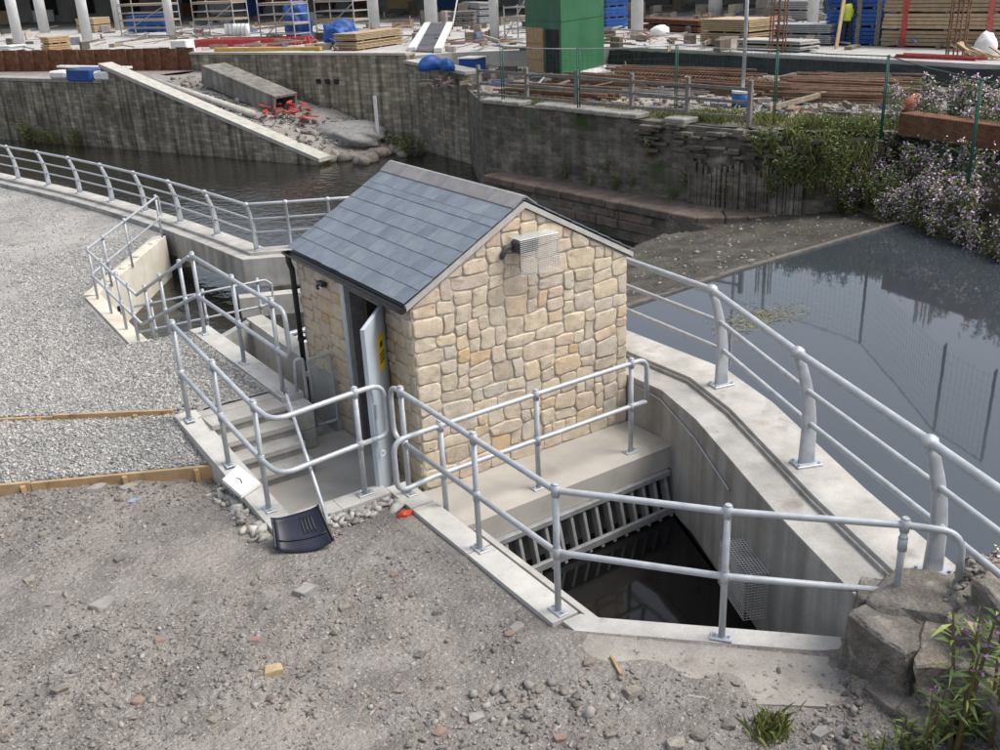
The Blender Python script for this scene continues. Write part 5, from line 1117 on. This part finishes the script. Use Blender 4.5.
# single rocks
def rock(name,c,s,seed,m,label=None,cat=None,group=None,parent=None,sub=None,sink=.25,ang=9):
    r=np.random.default_rng(seed); bm=bmesh.new()
    pts=[np.array([i,j,k])*r.uniform(.55,1.0,3) for i in(-1,1) for j in(-1,1) for k in(-1,1)]+[r.normal(size=3)*.55 for _ in range(ang)]
    for p in pts: bm.verts.new(tuple(np.clip(p,-1,1)))
    res=bmesh.ops.convex_hull(bm,input=list(bm.verts)); bmesh.ops.delete(bm,geom=[v for v in bm.verts if not v.link_faces],context='VERTS')
    bmesh.ops.bevel(bm,geom=list(bm.edges),offset=.05,segments=1,affect='EDGES'); bmesh.ops.triangulate(bm,faces=list(bm.faces))
    if sub is None: bmesh.ops.subdivide_edges(bm,edges=[e for e in bm.edges if e.calc_length()>.25],cuts=4,use_grid_fill=True); bmesh.ops.triangulate(bm,faces=list(bm.faces))
    bm.verts.index_update(); V=np.array([v.co[:] for v in bm.verts]); F=[[v.index for v in f.verts] for f in bm.faces]; bm.free()
    V=V+.05*np.stack([vn(V[:,1]+V[:,2]*.7,V[:,2]-V[:,0],3.5,seed),vn(V[:,0]+V[:,2]*.8,V[:,2]+V[:,1],3.5,seed+1),vn(V[:,0]-V[:,2]*.3,V[:,1]+V[:,0]*.2,4.5,seed+2)],-1)+.025*np.stack([vn(V[:,1]+V[:,2],V[:,2]-V[:,0],11,seed),vn(V[:,0]+V[:,2],V[:,2]+V[:,1],11,seed+1),vn(V[:,0]-V[:,2],V[:,1]+V[:,2],11,seed+2)],-1)
    a=r.uniform(0,6.28); ca,sa=math.cos(a),math.sin(a); V=V@np.array([[ca,-sa,0],[sa,ca,0],[0,0,1]]).T; V=V*np.array(s)+np.array(c)+[0,0,s[2]*(1-2*sink)*.7]
    o=mk(name,V,F,m,parent,False); 
    if label: tag(o,label,cat,group)
    return o
def dz_(x,y): return float(dirt_z(np.array(x),np.array(y)))
brickm=mat('brick_fragment',[(.3,(.19,.13,.105)),(.7,(.28,.20,.165))],12,6,.9,.4,50,.01)
palem=mat('pale_rock',[(.3,(.20,.19,.176)),(.7,(.31,.298,.28))],10,6,.9,.4,50,.01)
orangem=mat('orange_rock',[(.3,(.33,.24,.14)),(.7,(.44,.335,.21))],10,6,.9,.4,50,.01)
rk=[(97,490,.085,palem,'rounded pale stone near the timber edging'),(274,672,.085,orangem,'flat ochre stone lying alone in the dirt'),(103,606,.10,palem,'pale flat stone in the rubble left of the ochre one'),(175,468,.07,rockm,None),(45,535,.06,rockm,None),(305,593,.10,palem,'long pale flake of stone below the navy shovel'),(255,640,.05,brickm,None),(330,650,.05,rockm,None),(438,612,.05,rockm,None),(517,627,.06,palem,'pale rounded stone below the kerb'),(510,634,.05,brickm,None),(590,663,.055,rockm,None),(633,693,.075,rockm,'grey stone by the wooden stick'),(476,718,.06,palem,'pale grey stone in the coarse rubble'),(440,733,.05,brickm,None),(400,690,.05,rockm,None),(420,655,.045,rockm,None),(60,690,.06,rockm,None),(140,700,.06,brickm,None),(200,600,.05,rockm,None),(215,720,.06,rockm,None),(345,610,.05,rockm,None),(395,575,.045,brickm,None),(30,580,.055,rockm,None),(120,560,.05,rockm,None),(160,640,.045,brickm,None),(540,690,.05,rockm,None),(700,735,.07,rockm,None),(730,725,.06,rockm,None),(675,745,.07,rockm,None),(560,740,.05,brickm,None),(610,735,.05,rockm,None),(820,735,.06,palem,'pale stone in the rubble below the cross wall')]
for i,(u,v,s_,m_,lab) in enumerate(rk):
    x,y=xy(u,v,.05); z=dz_(x,y); x,y=xy(u,v,z); kind={'rubble':1}
    lab=lab or ('broken red-brown brick lump lying in the rubbly dirt' if m_ is brickm else 'broken grey stone lying in the rubbly dirt')
    rock('brick_lump' if m_ is brickm else 'stone',(x,y,dz_(x,y)),(s_,s_*.75,s_*.5),100+i,m_,lab,'brick' if m_ is brickm else 'stone','loose stones on the dirt',sub=3,sink=.42)
# ruined stone wall end at the lower right
t=thing('ruined_wall',(1.7,-4.9,-.1),'crumbling stump of old stone wall at the end of the parapet','ruin')
dkrock=mat('ruin_rock',[(.25,(.10,.092,.082)),(.55,(.20,.186,.168)),(.8,(.33,.312,.288))],5,10,.92,.8,22,.04,tint=[(0,(.7,.68,.66)),(.5,(1,.98,.95)),(1,(1.25,1.18,1.08))],fine=(80,.22),spots=[(6,.6,(.30,.285,.26),.1)])
def rpx(u,v,z,s,seed,ang=10,m=None): x,y=xy(u,v,z); rock('block',(x,y,z-s[2]*.7*.5),s,seed,m or dkrock,parent=t,ang=ang)
for (u,v,z,s,sd_) in [(903,655,.16,(.46,.34,.42),1),(866,655,.06,(.22,.2,.30),2),(915,606,.46,(.44,.30,.17),3),(960,668,.25,(.36,.28,.34),4),(995,650,.42,(.34,.28,.44),5),(1012,598,.62,(.40,.28,.18),6),(880,600,.46,(.24,.2,.12),7),(900,700,.02,(.26,.22,.16),8),(1000,705,.25,(.3,.24,.38),9),(955,710,.10,(.26,.24,.22),10),(866,694,-.02,(.15,.12,.12),11),(1040,650,.5,(.4,.34,.4),12),(1050,730,.3,(.45,.45,.4),13),(950,588,.56,(.14,.10,.06),14),(975,600,.60,(.18,.13,.08),15),(925,722,.08,(.18,.17,.14),16),(935,625,.42,(.22,.18,.14),17),(888,630,.34,(.16,.14,.12),18)]: rpx(u,v,z,s,sd_,6)
p=np.concatenate([np.stack([rng.uniform(1.0,3.2,2600),rng.uniform(-6.2,-4.25,2600)],-1)]); sz=rng.lognormal(math.log(.015),.5,len(p)).clip(.006,.05)
scatter('ruin_rubble',np.column_stack([p,dirt_z(p[:,0],p[:,1])+sz*.2]),sz,pebble)
p=pick_uv(900,862,1000,585,740,.34); sz=rng.lognormal(math.log(.013),.5,len(p)).clip(.006,.04); 
# small things lying about
x,y=xy(405,514,-.03); blob('red_glove',(x,y,dz_(x,y)-.01),(.085,.045,.035),mat('red_cloth',[(.3,(.50,.03,.02)),(.6,(.62,.08,.03)),(.72,(.75,.35,.05))],14,4,.7),'crumpled red glove beside the kerb end','glove',21,3,.3,2.2)
a=np.array([*xy(611,660,0),0.]);b=np.array([*xy(621,679,0),0.]); a[2]=dz_(*a[:2])+.02;b[2]=dz_(*b[:2])+.02
one('wooden_stick',G().bar(a,b,.022,.016,.002),timber,'short wooden stick lying below the cross wall','stick')
for u,v,s_,m_,lab,nm,cat,sd_ in ((128,489,(.10,.06,.03),palem,'dusty cement bag scrap near the timber edging','bag_scrap','scrap',31),(133,500,(.06,.035,.02),mat('blue_rag',[(.3,(.16,.22,.30)),(.7,(.28,.34,.42))],9,4,.8),'faded blue rag near the timber edging','rag','rag',32)):
    x,y=xy(u,v,.02); blob(nm,(x,y,dz_(x,y)-.01),s_,m_,lab,cat,sd_,3,.25,2.)
# white board with a black mark lying on the stair kerb
t=thing('white_board',(*xy(240,477,.2),.18),'white square board with a black mark on the stair kerb','board')
c4=[np.array([*xy(u,v,.20),0]) for u,v in ((222,478),(240,489),(259,478),(238,466))]
zk=[kz(p[1])+.012 for p in c4]; 
G().prism([tuple(p[:2]) for p in c4],zk,[z+.035 for z in zk],.004).mk('board',paper,t)
cc=sum(c4)/4; zt=sum(zk)/4+.035
ex_=(c4[2]-c4[1])/np.linalg.norm(c4[2]-c4[1]); ey_=(c4[0]-c4[1])/np.linalg.norm(c4[0]-c4[1])
def bz(p): return kz(p[1])+.0485
P=[cc+ex_*a_+ey_*b_ for a_,b_ in ((-.015,-.05),(.0,-.02),(.008,.02),(-.004,.05),(-.02,.055))]
G().tube([(q[0],q[1],bz(q)) for q in P],.006,5).mk('mark',ink,t)
# navy shovel leaning at the landing corner
t=thing('shovel',(-1.25,.1,-.04),'navy plastic scoop shovel with a long handle propped on the landing kerb','shovel')
cTL,cTR,cBR,cBL=[np.array(P3(*q)) for q in ((273,521,.18),(319,508,.24),(334,541,.045),(276,550,.025))]
n=10;m=8
nrm=np.cross(cTR-cTL,cBL-cTL); nrm/=np.linalg.norm(nrm); nrm=nrm if nrm@(CAM-cTL)>0 else -nrm
def surf(i,j,off=0):
    q,s_=i/n,j/m; p=(cTL*(1-q)+cTR*q)*(1-s_)+(cBL*(1-q)+cBR*q)*s_
    side=(abs(q-.5)*2)**4*.045; back=(1-s_)**3*.05; bow=-.05*math.sin(math.pi*q)*s_*0+ .0
    tip=(cBL-cTL)/np.linalg.norm(cBL-cTL)*(.05*math.sin(math.pi*q)*s_**3)
    return p+nrm*(side+back-.03+off)+tip
V=[surf(i,j) for i in range(n+1) for j in range(m+1)]+[surf(i,j,-.010) for i in range(n+1) for j in range(m+1)]; N1=(n+1)*(m+1)
F=[]
for i in range(n):
    for j in range(m):
        a_=i*(m+1)+j; q_=[a_,a_+m+1,a_+m+2,a_+1]; F+= [q_,[N1+k for k in q_[::-1]]]
for i in range(n): F+= [[i*(m+1),N1+i*(m+1),N1+(i+1)*(m+1),(i+1)*(m+1)],[i*(m+1)+m,(i+1)*(m+1)+m,N1+(i+1)*(m+1)+m,N1+i*(m+1)+m]]
for j in range(m): F+= [[j,j+1,N1+j+1,N1+j],[n*(m+1)+j,N1+n*(m+1)+j,N1+n*(m+1)+j+1,n*(m+1)+j+1]]
bl=mk('blade',V,F,navy,t,True)
for i in (5.6,6.3,7.0,7.7): 
    G().tube([surf(i,j,.006) for j in np.linspace(1.2,4.6,6)],.006,5).mk('rib',blackp,bl,True)
G().tube([surf(i,5.6,.006) for i in np.linspace(.6,9.4,10)],.007,5).mk('rib',blackp,bl,True)
for e in (0,1): G().tube([surf(e*n,j,.002) for j in range(m+1)],.011,6).mk('edge',blackp,bl,True)
h0=np.array(P3(326,516,.20)); h1=np.array([-.90,1.10,.93]); G().tube([h0+(h0-h1)*.06,h1],[.019,.017],8).mk('handle',galv2,t,True)
G().tube([h1,h1+(h1-h0)*.05],.021,8).mk('grip',darkst,t,True)
# ================================================================== PLANTS
def leafquads(base,dirv,length,width,droop=.25):
    n=len(base); d=dirv/np.linalg.norm(dirv,axis=1)[:,None]; up=rng.normal(size=(n,3))*.5+np.array([0,0,1]); sdv=np.cross(d,up); sdv/=np.linalg.norm(sdv,axis=1)[:,None]+1e-9
    L=length[:,None];W=width[:,None]; mid=base+d*L*.45; tip=base+d*L-np.array([0,0,1])*L*droop
    V=np.stack([base,mid+sdv*W*.5,tip,mid-sdv*W*.5],1).reshape(-1,3); F=np.arange(4*n).reshape(n,4); return V,F
def plant_meshes(h,nst,nleaf,llen,spread,nfl,fsize,fm,lm=leafm,topfl=.55,lw=.32):
    """one plant about the origin: stems, leaves, flowers as three mesh datas"""
    st=G(); B=[];D=[];FB=[]
    for k in range(nst):
        a=rng.uniform(0,6.28); r=spread*rng.uniform(.1,1); tipv=np.array([math.cos(a)*r,math.sin(a)*r,h*rng.uniform(.7,1.05)]); b0=np.array([math.cos(a),math.sin(a),0])*spread*.25*rng.uniform(0,1); mid=(b0+tipv)/2+np.array([0,0,.08*h])
        st.tube([b0,mid,tipv],[.012,.009,.004],4,False)
        for _ in range(nleaf//nst):
            q=rng.uniform(.12,1); p=b0*(1-q)**2+mid*2*q*(1-q)+tipv*q*q; B.append(p); an=rng.uniform(0,6.28); D.append([math.cos(an),math.sin(an),rng.uniform(-.1,.8)])
        for _ in range(nfl//nst):
            q=rng.uniform(topfl,1.03); p=b0*(1-q)**2+mid*2*q*(1-q)+tipv*q*q; FB.append(p+rng.normal(0,.05*h,3))
    B=np.array(B);D=np.array(D); n=len(B); out=[('stems',st.V,st.F,stemm)]
    V,F=leafquads(B,D,llen*rng.uniform(.6,1.25,n),llen*lw*rng.uniform(.7,1.3,n)); out.append(('leaves',V,F,lm))
    if nfl:
        FB=np.array(FB); k=len(FB); Vs=[];
        for r_ in range(2): V,F=leafquads(FB+rng.normal(0,.006,FB.shape),rng.normal(size=(k,3)),fsize*rng.uniform(.7,1.3,k),fsize*.8*rng.uniform(.7,1.3,k),0); Vs.append(V)
        V=np.concatenate(Vs); out.append(('flowers',V,np.arange(len(V)).reshape(-1,4),fm))
    ms=[]
    for nme,V,F,m_ in out:
        me=bpy.data.meshes.new(nme); me.from_pydata([tuple(v) for v in V],[],[list(map(int,f)) for f in F]); me.materials.append(m_); ms.append((nme,me))
    return ms
def put_plant(name,protos,p,s,label,cat,group):
    t=thing(name,p,label,cat,group); pr_=protos[int(rng.integers(len(protos)))]; rz=rng.uniform(0,6.28)
    for nme,me in pr_:
      o_=inst(nme,me,Matrix.Translation(Vector(p))@Matrix.Rotation(rz,4,'Z')@Matrix.Diagonal((s,s,s,1)),t)
      if nme!='stems': o_['kind']='stuff'
balsam=[plant_meshes(1.15,8,210,.15,.42,120,.062,pinkm,topfl=.38) for _ in range(5)]
bush=[plant_meshes(.7,9,190,.11,.42,0,.03,pinkm) for _ in range(4)]
wbush=[plant_meshes(.8,9,200,.11,.42,40,.04,whitef,topfl=.4) for _ in range(2)]
herb=[plant_meshes(1.0,6,110,.13,.22,50,.04,purple,topfl=.72,lw=.2) for _ in range(3)]
for i in range(190):
    y=rng.uniform(-2.2,8.2); x=float(edge_x(y))+rng.uniform(-.15,2.9); put_plant('balsam_plant',balsam if rng.random()<.8 else wbush,(x,y,float(bankr(np.array(x),np.array(y)))-.05),float(rng.uniform(.6,1.05)),'pale pink flowering balsam plant on the river bank by the mesh fence','plant','flowering plants on the bank')
for i in range(24):
    y=rng.uniform(3.6,7.4); x=float(edge_x(y))+rng.uniform(-.2,.5); put_plant('balsam_plant',balsam,(x,y,float(bankr(np.array(x),np.array(y)))-.05),float(rng.uniform(.6,.95)),'pale pink flowering balsam plant on the river bank by the mesh fence','plant','flowering plants on the bank')
for i in range(34):
    y=rng.uniform(5.5,9.4); x=float(np.interp(y,[5,8.3,10.7],[16.2,15.4,14.7]))+rng.uniform(-.25,.5); put_plant('bank_bush',bush,(x,y,float(rng.uniform(-.9,.5))),float(rng.uniform(.8,1.2)),'green leafy bush at the corner of rubble wall and bank','bush','bushes at the wall end')
wp=[(566,170),(590,178),(602,165),(610,182),(625,180),(640,150),(660,195),(672,180),(690,192),(705,196),(718,190),(735,160),(740,196),(770,195),(790,198),(800,185)]
for u,v in wp:
    d_=CF+(u-500)/FPX*CR+(375-v)/FPX*CU; tt=(13.95-CAM[0])/d_[0]; q_=CAM+tt*d_; put_plant('wall_weed',bush if rng.random()<.6 else wbush,(float(np.interp(q_[1],[8.3,10.7,13.1,16.2,19.4],[15.4,14.5,14.2,13.8,13.3])),float(q_[1]),float(q_[2])-.25),float(rng.uniform(.45,.8)),'green weed rooted in the joints of the dark rubble wall','weed','weeds on the rubble wall')
for i in range(5): put_plant('purple_herb',herb,(float(LPX(y_:=25.5+i*1.3))+.75+rng.uniform(0,.5),y_,-1.65),1.0,'purple flowering herb outside the river railing by the yard','plant','purple herbs below the river railing')
for i in range(7):
    q=rng.uniform(0,1); p_=AX*(0)+A0+(A1-A0)*rng.uniform(-.35,.75); put_plant('foot_weed',bush,(float(p_[0])-.15,float(p_[1])-.1,-2.25),float(rng.uniform(1.0,1.9)),'dark green weed at the water foot of the far river wall','weed','weeds at the foot of the river wall')
for i in range(7): put_plant('foot_weed',bush,(15.6+rng.uniform(-.3,.5),29.2+rng.uniform(-1.0,1.4),-2.3),float(rng.uniform(.8,1.4)),'green weed in the river corner below the brick wall','weed','weeds in the river corner')
# grass on wall top
def grass(name,P,h,m):
    n=len(P); a=rng.uniform(0,6.28,n); w_=.004+.004*rng.random(n); ln=rng.normal(0,.35,size=(n,2))*h[:,None]; dx=np.stack([np.cos(a),np.sin(a),np.zeros(n)],-1)*w_[:,None]
    V=np.stack([P-dx,P+dx,P+np.column_stack([ln*.35,h*.6])+dx*.7,P+np.column_stack([ln,h])],1).reshape(-1,3); o=mk(name,V,np.arange(4*n).reshape(n,4),m,None,False,org=(0,0,0)); o['kind']='stuff'; return o
n=15000; y=rng.uniform(6.2,19.5,n); bx=np.interp(y,[6.2,8.3,10.7,13.1,16.2,19.5],[16.9,15.8,14.95,14.65,14.25,13.7]); x=bx+np.abs(rng.normal(0,.55,n))+.1; dens=(wob(x,y,.9,4)+rng.normal(size=n)*.4+np.where(y<13,.25,-.25)+.5*vn(x,y,2.2,3))>.1
P=np.column_stack([x,y,np.where(x>16.9,.82,.82)])[dens]; grass('wall_top_grass',P,rng.uniform(.06,.28,len(P))*np.where(P[:,1]<12,1.25,.8),grassm)
n=800; y=rng.uniform(6.8,9.2,n); x=np.interp(y,[6.8,8.3,9.2],[16.0,15.35,15.0])+rng.normal(0,.15,n); grass('hanging_grass',np.column_stack([x,y,rng.uniform(-.5,.7,n)]),rng.uniform(.12,.34,n),grassm)
# grass tuft and flowers near the ruin
gx,gy=xy(770,735,0); P=np.column_stack([gx+rng.normal(0,.07,260),gy+rng.normal(0,.05,260),np.zeros(260)]); P[:,2]=dirt_z(P[:,0],P[:,1])-.01
g=grass('grass_tuft',P,rng.uniform(.05,.17,260),grassm); g.scale=(1,1,1)
will=[plant_meshes(.80,4,105,.115,.12,16,.026,purple,topfl=.80,lw=.17) for _ in range(2)]
for u,v,s_,hw in ((952,752,1.35,'tallest'),(988,758,1.1,'middle-sized'),(925,756,.75,'shortest')):
    x,y=xy(u,v,.12); put_plant('willowherb',will,(x,y,dz_(x,y)-.02),s_,hw+' purple flowering willowherb growing beside the ruined wall','plant','willowherbs by the ruin')
low=[plant_meshes(.28,7,120,.075,.22,0,.03,pinkm,lw=.28) for _ in range(2)]
for u,v,s_ in ((905,748,.9),(945,740,1.0),(978,745,1.1),(880,757,.7),(997,735,1.0)):
    x,y=xy(u,v,.1); put_plant('low_weed',low,(x,y,dz_(x,y)-.01),s_,'low leafy weed in the rubble below the ruined wall','weed','low weeds by the ruin')
twig=[plant_meshes(.42,4,26,.05,.22,60,.024,whitef,topfl=.75)]
x,y=xy(1010,590,.55); put_plant('white_flower_spray',twig,(x,y,.55),1.0,'dry spray of small white flowers on top of the ruined wall','plant',None)
# floating weed on the pool
cx_,cy_=xy(757,319,ZP); n=900; P=np.column_stack([cx_+rng.normal(0,.42,n),cy_+rng.normal(0,.20,n),np.full(n,ZP+.004)]); a=rng.uniform(0,6.28,n); V,F=leafquads(P,np.column_stack([np.cos(a),np.sin(a),np.full(n,.02)]),rng.uniform(.05,.16,n),rng.uniform(.008,.015,n),0); V[:,2]=np.clip(V[:,2],ZP+.003,ZP+.012)
o=mk('floating_weed',V,F,mat('dead_weed',[(.3,(.15,.145,.075)),(.7,(.27,.26,.15))],6,4,.8),None,org=(0,0,0)); o['kind']='stuff'
# ================================================================== LOOSE SITE DEBRIS (small, uncountable)
gravdark=mat('dark_site_rubble',[(.3,(.13,.12,.105)),(.7,(.24,.225,.205))],5,6,.9,island=True,tint=[(0,(.5,.5,.5)),(.6,(1,1,1)),(1,(1.5,1.45,1.4))])
debm=mat('site_debris',[(.3,(.24,.225,.20)),(.7,(.42,.40,.37))],3,6,.85,island=True,tint=[(0,(.2,.2,.2)),(.3,(.5,.44,.37)),(.5,(.85,.74,.58)),(.68,(1.15,1.13,1.08)),(.8,(.62,.42,.31)),(.88,(.5,.58,.75)),(.92,(.22,.36,.9)),(.96,(.9,.4,.34)),(1,(1.5,1.5,1.5))])
def debris(name,pts,z,smin,smax,hmax,poles=.6):
    g=G()
    for x,y in pts:
        l_=random.uniform(smin,smax); w_=random.uniform(.05,.4)*l_; h_=random.uniform(.03,hmax)
        if random.random()<poles:
            an=random.gauss(1.0,.7); L2=random.uniform(.8,3.2); zz=z+random.uniform(.04,.3); r_=random.choice([.03,.045,.06,.1])
            g.bar((x,y,zz),(x+math.cos(an)*L2,y+math.sin(an)*L2,zz+random.uniform(-.02,.12)),r_,r_*random.uniform(.5,1.4)); continue
        g.box((x,y,z+h_/2),(l_,w_,h_),random.uniform(0,3.1))
    o=g.mk(name,debm); o['kind']='stuff'; return o
def uvpts(n,u0,u1,v0,v1,z): return pick_uv(n,u0,u1,v0,v1,z)
debris('deck_clutter',uvpts(700,0,1000,14,52,DZ),DZ,.2,1.1,.5)
debris('deck_clutter',uvpts(150,0,500,6,26,DZ),DZ,.4,1.6,1.3)
debris('deck_clutter',uvpts(120,600,1000,4,24,DZ),DZ,.4,1.4,1.2)
debris('ground_clutter',[p for p in uvpts(420,470,1000,70,118,.8) if not(p[0]>24.7) and p[0]>14.4],.8,.15,.7,.12,.08)
debris('ground_clutter',uvpts(60,420,540,62,88,.8),.8,.2,.9,.3,.2)
p=uvpts(2500,470,900,74,122,.8); p=p[(p[:,0]<24.6)&(p[:,0]>14.8)]; scatter('ground_rubble',np.column_stack([p,np.full(len(p),.81)]),rng.lognormal(math.log(.04),.45,len(p)).clip(.02,.12),gravdark)
n=700; q=rng.uniform(.1,.95,n); s_=rng.uniform(0,1,n); P=np.array([[*rp(a,b),rampz(a)] for a,b in zip(q,s_)]); scatter('ramp_rubble',P+[0,0,.05],rng.lognormal(math.log(.07),.5,n).clip(.03,.25),pebble)
